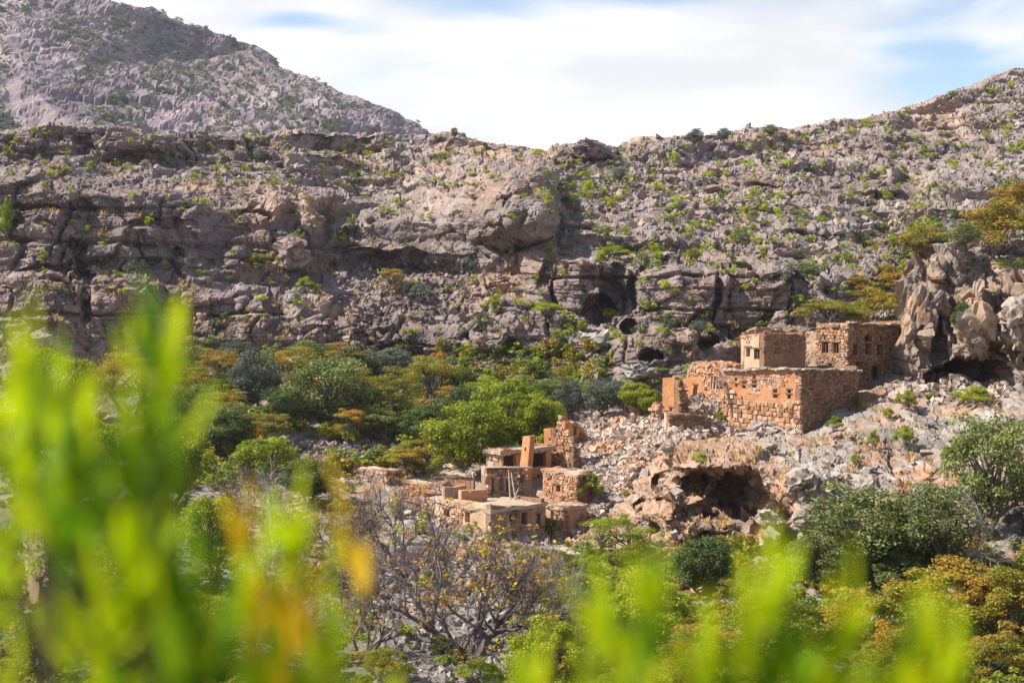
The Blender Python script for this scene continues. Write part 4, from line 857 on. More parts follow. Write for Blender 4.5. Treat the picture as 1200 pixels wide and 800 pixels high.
rubble('scree_stones', [([(340, 520), (420, 510), (480, 520), (470, 545), (380, 545)], 600, 0.2, 0.8, (0, 1, 2)),
                 ([(390, 300), (560, 300), (560, 380), (400, 380)], 800, 0.25, 1.1, (0,)),
                 ([(640, 170), (1200, 100), (1200, 300), (960, 310), (700, 290)], 1500, 0.25, 1.3, (0,)),
                 ([(0, 190), (520, 165), (640, 190), (520, 240), (300, 240), (0, 215)], 600, 0.25, 1.0, (0,)),
                 ([(320, 390), (700, 390), (700, 460), (400, 430)], 300, 0.3, 1.1, (0,))], M['hill'], 6)
rubble('scree_stones', [([(950, 500), (1180, 470), (1180, 560), (950, 560)], 160, 0.15, 0.6, (1,)),
                 ([(700, 560), (1000, 540), (980, 660), (700, 640)], 250, 0.15, 0.8, (1,))], M['spur'], 66)
rubble('scree_stones', [([(470, 650), (620, 650), (640, 800), (430, 800)], 1300, 0.12, 0.6, (1, 2))], M['boulder'], 67)
import bmesh
def boulder_mesh(seed):
    bm = bmesh.new(); bmesh.ops.create_icosphere(bm, subdivisions=4, radius=0.5)
    co = np.array([v.co[:] for v in bm.verts], np.float32); d = co / np.linalg.norm(co, axis=1, keepdims=True)
    k, _ = facet(co[:, 0] + seed * 7, co[:, 1], co[:, 2], 0.42, seed); k2, c2 = facet(co[:, 0] + seed * 7, co[:, 1], co[:, 2], 0.17, seed + 50)
    rs = np.random.default_rng(seed); q = co.copy()
    for _ in range(9):                                     # planes that cut the boulder angular
        nn = rs.normal(size=3); nn /= np.linalg.norm(nn); s = np.maximum(q @ nn - rs.uniform(0.26, 0.42), 0); q = q - s[:, None] * nn * 0.9
    q = q + d * (0.55 * k + 0.5 * k2)[:, None]
    for v, c in zip(bm.verts, q): v.co = c
    me = bpy.data.meshes.new('boulder'); bm.to_mesh(me); bm.free(); me.materials.append(M['boulder'])
    a = me.attributes.new('tint', 'FLOAT', 'POINT'); a.data.foreach_set('value', np.clip(c2, 0, 1).astype(np.float32)); return me
BOULD = [boulder_mesh(s) for s in range(1, 7)]
rb = random.Random(17)
MARKS = [(165, 240, 'the tall left cliff'), (20, 250, 'the left edge of the cliff'), (60, 170, 'the upper left rim'), (230, 172, 'the dark recess under the rim'), (305, 180, 'the grey bush on the upper terrace'), (303, 312, 'the flat-topped cliff tree'), (365, 268, 'the square-shouldered block'), (432, 300, 'the dark slot'), (494, 350, 'the round grey scree bush'), (460, 395, 'the layered rock band'),
         (533, 160, 'the lone skyline tree'), (597, 240, 'the rounded bluff'), (690, 178, 'the skyline knob'), (704, 362, 'the cliff cave'), (745, 315, 'the hollowed cliff'), (838, 350, 'the cliff band at right'), (725, 205, 'the grey bush above the hollowed cliff'), (816, 165, 'the round skyline tree'), (902, 158, 'the wide skyline tree'), (640, 440, 'the dark cleft at the cliff foot'),
         (880, 240, 'the middle of the open slope'), (960, 300, 'the slope behind the small tower'), (1030, 215, 'the grey ledge on the open slope'), (1100, 115, 'the right-hand skyline'), (1180, 90, 'the top right corner of the hill'), (1180, 230, 'the golden brown acacia'), (1082, 280, 'the rust-brown acacia'), (1000, 370, 'the acacias behind the tall house'), (1125, 300, 'the crag top'), (790, 430, 'the orange wall stub'), (1060, 520, 'the largest slope shrub'), (1080, 455, 'the cave by the crag'), (960, 585, 'the big grey rounded boulder'), (978, 497, 'the dark side wall'), (545, 760, 'the big bare trunk'), (480, 680, 'the pale stream-bed slab'), (430, 760, 'the purplish bush')]
USED = set()
def whereabouts(px, py, head=''):
    q = sorted(MARKS, key=lambda m: math.hypot(px - m[0], (py - m[1]) * 1.3)); m = q[0]; dx, dy = px - m[0], py - m[1]
    rel = 'above' if dy < -abs(dx) * 0.8 else 'below' if dy > abs(dx) * 0.8 else 'left of' if dx < 0 else 'right of'
    far = 'just ' if math.hypot(dx, dy) < 28 else ''
    w = '%s%s %s' % (far, rel, m[2])
    for k in (1, 2, 3, 4):
        if head + w not in USED: break
        w2 = '%s%s %s, towards %s' % (far, rel, m[2], q[k][2])
        if len((head + w2).split()) <= 16: w = w2
    USED.add(head + w); return w
def boulder(px, py, wpx, label, group=None, flat=0.75, which=(0, 1, 2), mat=None, sink=0.0):
    h = hit(px, py, which)
    if not h: return
    o = link('boulder', rb.choice(BOULD), None, h[0]); w = wpx * mpp(h[0].y)
    o.location.y += sink * w
    o.scale = (w, w * rb.uniform(0.7, 1), w * flat * rb.uniform(0.85, 1.15)); o.rotation_euler = (rb.uniform(-.3, .3), rb.uniform(-.3, .3), rb.uniform(0, 6.3)); o.location.z += w * flat * 0.16
    tag(o, label, 'boulder', group)
    if mat:
        o.material_slots[0].link = 'OBJECT'; o.material_slots[0].material = M[mat]
    return o
boulder(945, 583, 62, 'big grey rounded boulder jutting from the cliff edge right of the large cave', which=(1,), mat='spur')
boulder(992, 592, 44, 'dark grey boulder behind the first grey one above the olive tree', which=(1,))
boulder(950, 625, 46, 'orange and grey split boulder below the big rounded one', which=(1,), mat='spur')
boulder(905, 612, 34, 'rusty boulder right of the large cave mouth', which=(1,), mat='spur')
boulder(980, 543, 16, 'small loose brown boulder on the pale ledge above the grey boulder', which=(1,))
boulder(892, 507, 48, 'broad orange boulder under the footing of the long house', flat=0.4, which=(1,), mat='spur')
boulder(1148, 395, 56, 'huge rounded grey boulder forming the cave roof beside the hanging bush', flat=0.9, which=(1,), mat='crag', sink=0.2)
boulder(1078, 385, 40, 'tall tan rock pillar right of the tall house', flat=1.9, which=(1,), mat='crag', sink=0.25)
boulder(1075, 327, 16, 'dark round knob of rock on the shoulder of crag', flat=1.2, which=(1,), mat='crag')
boulder(1195, 395, 50, 'big tan boulder at right edge of picture by the cave', flat=1.3, which=(1,), mat='crag')
boulder(572, 742, 44, 'large pale grey slab beside the bare tree trunk', flat=0.6)
boulder(592, 786, 60, 'long pale grey slab at the bottom below the bare tree', flat=0.5)
boulder(505, 672, 40, 'pale slab in the stream bed behind bare branches', flat=0.45)
boulder(470, 770, 26, 'grey stream-bed boulder between the purple bush and the bare tree', flat=0.6)
boulder(498, 690, 24, 'grey flat stone in the stream bed above the green weeds', flat=0.5)
boulder(315, 497, 18, 'pale round rock among the trees at left of the wooded slope')
boulder(640, 460, 26, 'grey block at the foot of the far cliff above the bright trees', which=(0,))
boulder(345, 352, 22, 'round grey boulder on the ledge below the left cliff', which=(0,))
boulder(700, 405, 38, 'rounded grey boulder below the hollowed cliff caves', which=(0,))
boulder(745, 440, 46, 'broad grey boulder at cliff foot left of the orange stub', which=(0,), flat=0.5)
boulder(365, 268, 44, 'square-shouldered block of cliff left of the dark slot', which=(0,), flat=1.0, mat='hill')
boulder(345, 300, 40, 'bulging block of cliff above the flat-topped green tree', which=(0,), flat=1.0, mat='hill')
boulder(693, 180, 50, 'craggy rock knob on the skyline', which=(0,), flat=0.5, mat='hill')
n = 0
for _ in range(400):
    px, py = rb.uniform(0, 1200), rb.uniform(165, 455)
    h = hit(px, py)
    if not h or h[0].y < 160: continue
    o = boulder(px, py, (w_ := rb.uniform(8, 17)), (h_ := '%s angular grey boulder ' % ('large' if w_ > 14 else 'middling' if w_ > 11 else 'small')) + whereabouts(px, py, h_), 'boulders on the far hillside', which=(0,), mat='hill'); n += 1
    if n >= 90: break
n = 0
for _ in range(200):
    px, py = rb.uniform(960, 1190), rb.uniform(468, 590); h = hit(px, py)
    if not h or h[0].y > 142: continue
    boulder(px, py, (w_ := rb.uniform(7, 17)), (h_ := '%s pale limestone boulder ' % ('large' if w_ > 13 else 'small')) + whereabouts(px, py, h_), 'boulders below the crag', which=(1,), mat='spur', flat=0.5); n += 1
    if n >= 22: break
n = 0
for _ in range(200):
    px, py = rb.uniform(430, 640), rb.uniform(650, 800); h = hit(px, py)
    if not h or h[0].y > 125: continue
    boulder(px, py, (w_ := rb.uniform(8, 20)), (h_ := '%s grey stream-bed boulder ' % ('large' if w_ > 14 else 'small')) + whereabouts(px, py, h_), 'boulders in the dry stream bed'); n += 1
    if n >= 30: break

# ------------------------------------------------------------------ plants: prototypes one unit wide and one unit high
def leaf_cloud(cen, rad, per, size, rs, shell=0.6, up=0.35, aspect=0.5, tvar=0.25, low=-9):
    cen = np.asarray(cen, float); rad = np.asarray(rad, float); n = len(cen); ct = rs.uniform(0, 1, n)
    k = np.repeat(np.arange(n), per); m = len(k)
    d = rs.normal(size=(m, 3)); d /= np.linalg.norm(d, axis=1, keepdims=True); d[:, 2] = np.where(rs.uniform(size=m) < up, np.abs(d[:, 2]), d[:, 2])
    r = rs.uniform(shell**3, 1, m)**(1 / 3) * rs.uniform(0.75, 1.15, m)
    p = cen[k] + d * r[:, None] * rad[k]; ok = p[:, 2] > low; p, d, k = p[ok], d[ok], k[ok]; m = len(p)
    nrm = d + rs.normal(size=(m, 3)) * 0.75 + np.array([0, 0, 0.35]); nrm /= np.linalg.norm(nrm, axis=1, keepdims=True)
    a = np.cross(nrm, rs.normal(size=(m, 3))); a /= np.linalg.norm(a, axis=1, keepdims=True); b = np.cross(nrm, a)
    s = size * rs.uniform(0.6, 1.4, m)[:, None]
    V = np.stack([p - a * s, p - b * s * aspect, p + a * s, p + b * s * aspect], 1).reshape(-1, 3)
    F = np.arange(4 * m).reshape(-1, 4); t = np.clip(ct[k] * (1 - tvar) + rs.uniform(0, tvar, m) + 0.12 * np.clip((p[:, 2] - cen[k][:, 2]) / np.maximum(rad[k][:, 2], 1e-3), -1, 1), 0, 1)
    return V, F, np.repeat(t, 4)
def limbs(cen, rs, fork=0.3, r0=0.035, n=None, lean=0.05, multi=1):
    mb = MB(); rs2 = random.Random(int(rs.integers(1e6)))
    cen = [Vector(c) for c in cen]; rs2.shuffle(cen)
    for s in range(multi):
        base = Vector((rs2.uniform(-.04, .04) * multi, rs2.uniform(-.04, .04) * multi, -0.06)); top = Vector((rs2.uniform(-lean, lean) * (1 + multi), rs2.uniform(-lean, lean) * (1 + multi), fork))
        mid = (base + top) / 2 + Vector((rs2.uniform(-.03, .03), rs2.uniform(-.03, .03), 0)); mb.tube([base, mid, top], [r0, r0 * 0.8, r0 * 0.68], 7)
        for c in cen[s::multi][: (n or len(cen))]:
            m = top.lerp(c, 0.5) + Vector((rs2.uniform(-.06, .06), rs2.uniform(-.06, .06), rs2.uniform(0, .07)))
            mb.tube([top, top.lerp(m, 0.5) + Vector((rs2.uniform(-.03, .03),) * 3), m, c], [r0 * 0.5, r0 * 0.38, r0 * 0.26, r0 * 0.1], 4)
    return mb
def proto_round(seed, n=72, per=190, size=0.0165, lo=0.08, gap=0.0):
    rs = np.random.default_rng(seed); cen, rad = [], []
    lob = rs.normal(size=(7, 3)); lob /= np.linalg.norm(lob, axis=1, keepdims=True)
    while len(cen) < n:
        d = rs.normal(size=3); d /= np.linalg.norm(d); e = 0.8 + 0.22 * max(0, float((lob @ d).max()))**3 - gap * rs.uniform()
        r = rs.uniform(0.45, 1.0)**0.5 * e; c = np.array([d[0] * 0.42 * r, d[1] * 0.42 * r, 0.5 + d[2] * 0.42 * r])
        if c[2] < lo: continue
        cen.append(c); q = rs.uniform(0.07, 0.135); rad.append((q * 1.15, q * 1.15, q * 0.8))
    V, F, t = leaf_cloud(cen, rad, per, size, rs, up=0.6)
    return limbs(cen, rs, 0.16, 0.030, n=26, multi=2), (V, F, t)
def proto_acacia(seed, n=26, per=380, size=0.0105):
    rs = np.random.default_rng(seed); cen, rad = [], []
    for k in range(n):
        a = rs.uniform(0, 6.28); r = rs.uniform(0, 1)**0.6 * 0.37; z = 0.93 - 0.55 * (r / 0.4)**1.4 * rs.uniform(0.2, 1.2) - rs.uniform(0, 0.22)
        q = rs.uniform(0.09, 0.19); cen.append((math.cos(a) * r, math.sin(a) * r, z)); rad.append((q, q, q * 0.36))
    V, F, t = leaf_cloud(cen, rad, per, size, rs, shell=0.2, up=0.3, tvar=0.5)
    return limbs(cen, rs, 0.32, 0.026, multi=2, lean=0.08), (V, F, t)
def proto_mound(seed, n=46, per=200, size=0.0155):
    rs = np.random.default_rng(seed); cen, rad = [], []
    for k in range(n):
        a = rs.uniform(0, 6.28); r = rs.uniform(0, 1)**0.6 * 0.41; top = math.sqrt(max(0.02, 1 - (r / 0.47)**2)); z = 0.86 * top * rs.uniform(0.35, 1.0)**0.6
        q = rs.uniform(0.07, 0.13); cen.append((math.cos(a) * r, math.sin(a) * r, z)); rad.append((q, q, q * 0.85))
    V, F, t = leaf_cloud(cen, rad, per, size, rs, up=0.6, low=0.0)
    return limbs(cen, rs, 0.12, 0.016, n=14, multi=3), (V, F, t)
def proto_shrub(seed, n=9, per=34, size=0.055):
    rs = np.random.default_rng(seed); cen, rad = [], []
    for k in range(n):
        a = rs.uniform(0, 6.28); r = rs.uniform(0, 1)**0.5 * 0.34; cen.append((math.cos(a) * r, math.sin(a) * r, rs.uniform(0.2, 0.85 - r * 0.8))); q = rs.uniform(0.12, 0.2); rad.append((q, q, q))
    V, F, t = leaf_cloud(cen, rad, per, size, rs, shell=0.3, low=0.0)
    return None, (V, F, t)
def proto_bare(seed, depth=6, spread=0.62, r0=0.022, nseg=4, first=0.16, stems=3, lean=0.55):
    """a leafless crown: forks on forks down to fine twigs; also returns twig tips"""
    r = random.Random(seed); mb = MB(); tips = []
    def grow(p, d, ln, rad, lv):
        pts = [p]; q = p.copy(); dd = d.copy(); n = 3 if lv > 1 else 2
        for k in range(n):
            dd = (dd + Vector((r.uniform(-1, 1), r.uniform(-1, 1), r.uniform(-.7, .9))) * 0.24).normalized(); q = q + dd * (ln / n); pts.append(q.copy())
        mb.tube(pts, [rad * (1 - 0.45 * k / n) for k in range(n + 1)], 5 if lv > 4 else 3, r.random())
        if lv == 0: tips.append(q.copy()); return
        for c in range(r.choice((2, 3, 3)) if lv > 1 else r.choice((2, 3, 4))):
            ax = Vector((r.uniform(-1, 1), r.uniform(-1, 1), r.uniform(-1, 1))).normalized()
            nd = (dd + ax * r.uniform(spread * 0.7, spread * 1.4)).normalized(); st = pts[-1] if c < 2 else pts[-2]
            grow(st, nd, ln * r.uniform(0.62, 0.9), rad * r.uniform(0.5, 0.66), lv - 1)
    for s in range(stems):
        a = 6.28 * s / stems + r.uniform(-.5, .5); grow(Vector((0.02 * math.cos(a), 0.02 * math.sin(a), -0.05)), Vector((math.cos(a) * lean, math.sin(a) * lean, 1)).normalized(), first * r.uniform(1, 1.5), r0, depth)
    V = np.array(mb.V); w = max(np.percentile(V[:, 0], 99) - np.percentile(V[:, 0], 1), 1e-3); hh = np.percentile(V[:, 2], 99.5)
    mb.V = [(x / w, y / w, z / hh) for x, y, z in mb.V]; tips = [Vector((t.x / w, t.y / w, t.z / hh)) for t in tips]
    return mb, tips
PROTO = {}
def reg(key, pr):
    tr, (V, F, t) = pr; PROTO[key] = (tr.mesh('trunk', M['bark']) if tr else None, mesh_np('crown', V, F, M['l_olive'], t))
for k in range(2): reg('round%d' % k, proto_round(100 + k))
for k in range(2): reg('loose%d' % k, proto_round(110 + k, n=56, per=170, size=0.0145, lo=0.13, gap=0.25))
for k in range(3): reg('acacia%d' % k, proto_acacia(120 + k))
for k in range(2): reg('mound%d' % k, proto_mound(130 + k))
for k in range(5): reg('shrub%d' % k, proto_shrub(140 + k))
def use_mat(o, m):
    if o.data.materials: o.material_slots[0].link = 'OBJECT'; o.material_slots[0].material = m
rt = random.Random(23)
def tree(kind, mat, px, py, wpx, hpx, label, group=None, name=None, cat='tree', which=(0, 1, 2), Y=None, bark=None):
    """a plant standing where the sight line through (px, py) meets the ground, wpx wide and hpx high in the picture"""
    if Y is None:
        h = hit(px, py, which); p = h[0] if h else P(px, py, 100)
    else: p = P(px, py, Y); g = drop(p.x, p.y); p = Vector((p.x, p.y, min(p.z, g.z) if g.z > p.z - 3 else p.z))
    keys = [k for k in PROTO if k.rstrip('0123456789') == kind]; tr, cr = PROTO[rt.choice(keys)]; s = mpp(p.y)
    name = name or {'acacia': 'acacia_tree', 'round': 'leafy_tree', 'loose': 'broadleaf_tree', 'mound': 'bush', 'shrub': 'shrub'}[kind]
    if tr is None:
        o = link(name, cr, None, p)
        use_mat(o, M[mat])
    else:
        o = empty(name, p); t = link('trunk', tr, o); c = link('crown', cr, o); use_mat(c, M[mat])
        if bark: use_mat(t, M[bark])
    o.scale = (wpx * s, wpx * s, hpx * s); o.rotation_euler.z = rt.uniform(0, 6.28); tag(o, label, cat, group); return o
G = 'trees on the wooded slope'
tree('loose', 'l_olive', 385, 506, 140, 104, 'large grey-green tree with dark forked trunk in the middle of wooded slope', G)
tree('loose', 'l_grey', 300, 482, 80, 82, 'bluish grey-green rounded tree left of the large forked tree', G)
tree('acacia', 'l_acacia', 232, 482, 66, 58, 'yellow-topped acacia at left edge of wooded slope just right of blurred leaves', G)
tree('acacia', 'l_rust', 262, 458, 78, 54, 'rusty acacia above the yellow-topped one', G)
tree('acacia', 'l_rust', 345, 462, 84, 64, 'orange-brown acacia directly behind the large forked tree', G)
tree('acacia', 'l_acacia', 468, 508, 82, 86, 'layered green acacia with pale trunk above the stone terrace', G)
tree('acacia', 'l_rust', 505, 488, 86, 82, 'orange acacia between the layered acacia and the bright green trees', G)
tree('round', 'l_grey', 455, 448, 70, 44, 'dusky grey bush tree against the foot of layered cliff', G)
tree('loose', 'l_olive', 420, 450, 60, 46, 'dull olive tree left of the dusky grey one', G)
tree('round', 'l_bright', 548, 560, 120, 98, 'tall bright green tree directly behind the tumbledown shed', G)
tree('round', 'l_bright', 596, 532, 110, 96, 'broad bright green tree behind the flat-roofed ruin', G)
tree('round', 'l_bright', 578, 498, 90, 62, 'bright green tree farther up behind the two big bright ones', G)
tree('round', 'l_bright', 632, 520, 66, 64, 'green tree showing left of the red plaster stub', G)
tree('loose', 'l_dark', 636, 490, 70, 50, 'dark green tree between the bright trees and silvery bushes', G)
tree('acacia', 'l_orange', 650, 476, 56, 34, 'orange-tinged acacia at the cliff foot behind the bright trees', G)
tree('acacia', 'l_acacia', 476, 560, 56, 48, 'brownish acacia on the terrace edge above the square-cornered wall', G)
tree('acacia', 'l_rust', 500, 562, 48, 60, 'small rust-brown acacia left of the tall bright tree', G)
tree('round', 'l_bright', 308, 574, 92, 68, 'rounded yellow-green tree left of the terrace path', G)
tree('round', 'l_dark', 362, 590, 86, 56, 'dark leafy bush tree right of the rounded yellow-green one', G)
tree('round', 'l_dark', 252, 540, 88, 64, 'very dark green bushy tree below the yellow-topped acacia', G)
tree('acacia', 'l_orange', 262, 500, 90, 46, 'straggly orange-olive acacia above the very dark bush', G)
tree('acacia', 'l_acacia', 410, 520, 56, 46, 'small yellow-green acacia at the foot of large forked tree', G)
tree('mound', 'l_olive', 440, 520, 70, 50, 'dark olive shrub mass right of the large forked tree', G, name='bush')
tree('acacia', 'l_acacia', 320, 520, 66, 40, 'flat yellow-green acacia above the rounded tree', G)
tree('loose', 'l_grey', 668, 492, 56, 52, 'silvery grey bush tree at left end of the row behind the rubble ridge', G)
tree('loose', 'l_grey', 706, 488, 62, 50, 'silvery grey bush tree in the middle of the row behind the rubble ridge', G)
tree('round', 'l_grey', 728, 478, 44, 36, 'small silvery bush tree behind the broken tower stump', G)
tree('round', 'l_bright', 744, 484, 46, 40, 'bright green bush tree behind the broken tower stump', G)
tree('round', 'l_bright', 762, 492, 34, 40, 'bright green bush left of the tall orange stub', G)
tree('loose', 'l_dark', 540, 476, 70, 50, 'dark green tree above the orange acacia near the cliff foot', G)
tree('loose', 'l_olive', 610, 470, 60, 36, 'olive bush tree high behind the bright green trees', G)
tree('acacia', 'l_orange', 232, 432, 60, 30, 'orange acacia at the foot of left cliff', G)
tree('loose', 'l_grey', 280, 430, 64, 34, 'grey-green bush tree under the left cliff', G)
tree('loose', 'l_olive', 500, 452, 60, 36, 'grey-olive bush tree at the foot of layered cliff', G)
tree('mound', 'l_dark', 318, 540, 56, 36, 'dark undergrowth bush between the two rounded trees', G, name='bush')
DIR = ['leftmost', 'upper left', 'upper middle', 'middle', 'central', 'upper left-hand', 'inner', 'lower right', 'lower left', 'far left', 'upper', 'right-hand', 'topmost right']
for k, (px, py, w, h, kd, m) in enumerate([(210, 440, 60, 40, 'loose', 'l_olive'), (395, 446, 60, 38, 'acacia', 'l_acacia'), (360, 430, 50, 28, 'loose', 'l_olive'), (430, 490, 70, 44, 'acacia', 'l_orange'), (545, 520, 80, 60, 'loose', 'l_dark'), (300, 455, 60, 34, 'acacia', 'l_acacia'),
        (335, 500, 60, 40, 'loose', 'l_dark'), (490, 520, 60, 40, 'mound', 'l_dark'), (270, 520, 60, 40, 'loose', 'l_olive'), (215, 520, 70, 60, 'loose', 'l_olive'), (420, 472, 50, 34, 'acacia', 'l_rust'), (530, 500, 50, 40, 'acacia', 'l_acacia'), (660, 470, 40, 26, 'loose', 'l_olive')]):
    tree(kd, m, px, py, w * 1.3, h * 1.3, '%s part-hidden %s filling a gap in the wooded slope' % (DIR[k], {'loose': 'dull green tree', 'acacia': 'flat-topped acacia', 'mound': 'dark bush'}[kd]), G)
# behind the blurred leaves at left
G = 'green trees at the left of the valley'
for px, py, w, h, kd, m, lab in [(60, 500, 120, 100, 'round', 'l_bright', 'bright tree behind the upper blurred leaves at far left'), (150, 490, 110, 90, 'acacia', 'l_acacia', 'yellowish tree behind the blurred leaves below the left cliff'), (20, 570, 110, 100, 'round', 'l_bright', 'green tree above the grey stepped ruin'),
        (110, 590, 120, 110, 'round', 'l_lime', 'yellow-green tree right of the grey stepped ruin'), (200, 600, 110, 130, 'round', 'l_bright', 'green tree in the middle of blurred leaves'), (170, 690, 120, 120, 'round', 'l_bright', 'leafy green tree below the stepped ruin'),
        (250, 680, 90, 110, 'round', 'l_lime', 'pale green tree left of the whitish bare tree'), (60, 800, 110, 96, 'round', 'l_dark', 'glossy dark green bush at the bottom left corner'), (0, 720, 70, 110, 'round', 'l_bright', 'green bush at the left edge below the ruin'),
        (230, 790, 130, 110, 'round', 'l_bright', 'green bush at the bottom behind blurred leaves'), (130, 780, 100, 90, 'mound', 'l_bright', 'low green bush right of the glossy dark one')]:
    tree(kd, m, px, py, w, h, lab, G)
# right side
tree('acacia', 'l_bright', 722, 660, 100, 62, 'flat umbrella-shaped green acacia below the lower annex', 'trees at the right of the valley')
tree('round', 'l_dark', 824, 702, 96, 80, 'round dark green tree with slim trunk in front of the large cave')
tree('loose', 'l_olive', 1010, 680, 200, 128, 'wide grey-green tree spreading below the big grey boulder', 'trees at the right of the valley')
tree('loose', 'l_olive', 1090, 672, 150, 120, 'grey-green tree between the wide tree and the tall one at the right', 'trees at the right of the valley')
tree('loose', 'l_olive', 1162, 632, 150, 170, 'tall open grey-green tree at the right edge with dark branches', 'trees at the right of the valley')
tree('round', 'l_olive', 960, 690, 90, 70, 'dense lower tree at the left end of wide grey-green tree', 'trees at the right of the valley')
for px, py, w, h, kd, m, lab in [(1110, 742, 190, 100, 'mound', 'l_orange', 'big orange-olive bush below the wide grey-green tree'), (1190, 760, 140, 110, 'mound', 'l_orange', 'orange-olive bush at the right edge'), (1000, 770, 150, 90, 'mound', 'l_acacia', 'yellowish bush behind the right blurred leaves'),
        (1165, 800, 110, 70, 'mound', 'l_rust', 'maroon and green bush in the bottom right corner'), (905, 760, 130, 90, 'mound', 'l_acacia', 'yellow-green bush right of the round dark tree'), (870, 720, 80, 60, 'mound', 'l_orange', 'orange-tinged bush at the foot of round dark tree'),
        (760, 760, 140, 110, 'mound', 'l_lime', 'feathery yellow-green bush left of the round dark tree'), (690, 740, 110, 100, 'mound', 'l_bright', 'feathery green bush right of the big bare tree'), (640, 800, 110, 90, 'mound', 'l_lime', 'lime bush at the bottom right of bare tree'), (735, 680, 70, 50, 'mound', 'l_acacia', 'low bush under the umbrella acacia'),
        (830, 800, 150, 80, 'mound', 'l_acacia', 'yellow bush at the bottom centre right'), (1060, 800, 150, 70, 'mound', 'l_orange', 'orange bush at the bottom behind blurred leaves'), (665, 690, 60, 50, 'mound', 'l_acacia', 'olive bush at the lower annex foot'), (1060, 690, 90, 50, 'mound', 'l_olive', 'low grey-green bush under the wide tree')]:
    tree(kd, m, px, py, w, h, lab, 'bushes at the right of the valley', name='bush', cat='bush')
tree('round', 'l_dark', 1128, 402, 30, 52, 'dark green bush hanging in the cleft of crag', name='bush', cat='bush')
tree('mound', 'l_bright', 690, 590, 38, 44, 'bright green bush against the right side of box house', name='bush', cat='bush')
for px, py, w, h, lab in [(978, 505, 24, 20, 'green shrub at the foot of dark stone side wall'), (1059, 527, 38, 32, 'largest green shrub on the pale slope below the crag'), (1024, 526, 16, 26, 'upright green shrub left of the largest slope shrub'), (1003, 546, 18, 16, 'small round green shrub on the ledge above the grey boulder'),
        (1062, 480, 34, 26, 'green shrub in the stacked stones below the cave'), (1041, 490, 18, 14, 'small green shrub left of the stacked stones'), (1003, 482, 12, 26, 'dark thin shrub in the shade of the long house'), (1112, 540, 26, 20, 'green shrub at the upper edge of the right trees'), (1090, 470, 22, 12, 'low shrub beside the cave mouth'), (1140, 475, 60, 26, 'yellow-green leafy spray below the cave')]:
    tree('mound', 'l_bright', px, py, w, h, lab, 'shrubs on the pale slope', name='shrub', cat='shrub')
tree('mound', 'l_grey', 972, 575, 30, 18, 'grey thorny shrub on top of the big grey boulder', name='shrub', cat='shrub')
tree('mound', 'l_grey', 905, 533, 22, 14, 'dry grey shrub on the ledge above the large cave', name='shrub', cat='shrub')
tree('mound', 'l_lime', 820, 545, 26, 18, 'lime shrub on the lip of the large cave', name='shrub', cat='shrub')
tree('mound', 'l_grey', 785, 535, 30, 14, 'blue-grey low shrub on the rubble edge left of cave', name='shrub', cat='shrub')
tree('mound', 'l_lime', 845, 496, 24, 16, 'yellow-green shrub in the rubble fan of roofless room', name='shrub', cat='shrub')
tree('mound', 'l_lime', 733, 582, 14, 10, 'tiny bright shrub low on the rubble slope', name='shrub', cat='shrub')
# upper right and cliff trees
G = 'autumn acacias behind the tall house'
tree('acacia', 'l_acacia', 972, 396, 104, 52, 'flat yellow-green acacia behind the small tower roof', G)
tree('mound', 'l_rust', 1030, 392, 100, 62, 'orange spreading bush tree rising behind the tall house', G, name='acacia_tree')
tree('mound', 'l_orange', 1048, 356, 84, 52, 'yellow-orange bushy acacia left of the crag shoulder', G, name='acacia_tree')
tree('loose', 'l_rust', 1080, 304, 70, 46, 'rust-brown acacia on the slope above the crag', G)
tree('mound', 'l_orange', 1176, 310, 140, 84, 'large olive and rust acacia at the right edge above the crag', G)
tree('mound', 'l_rust', 1196, 270, 100, 64, 'golden brown acacia at the right edge higher up the slope', G)
tree('loose', 'l_olive', 1130, 292, 60, 36, 'green bush tree behind the crag top', G)
tree('mound', 'l_acacia', 1008, 356, 80, 36, 'pale olive acacia on the terrace left of the crag', G)
tree('acacia', 'l_orange', 872, 412, 36, 20, 'small yellow shrub tree left of the small tower', G)
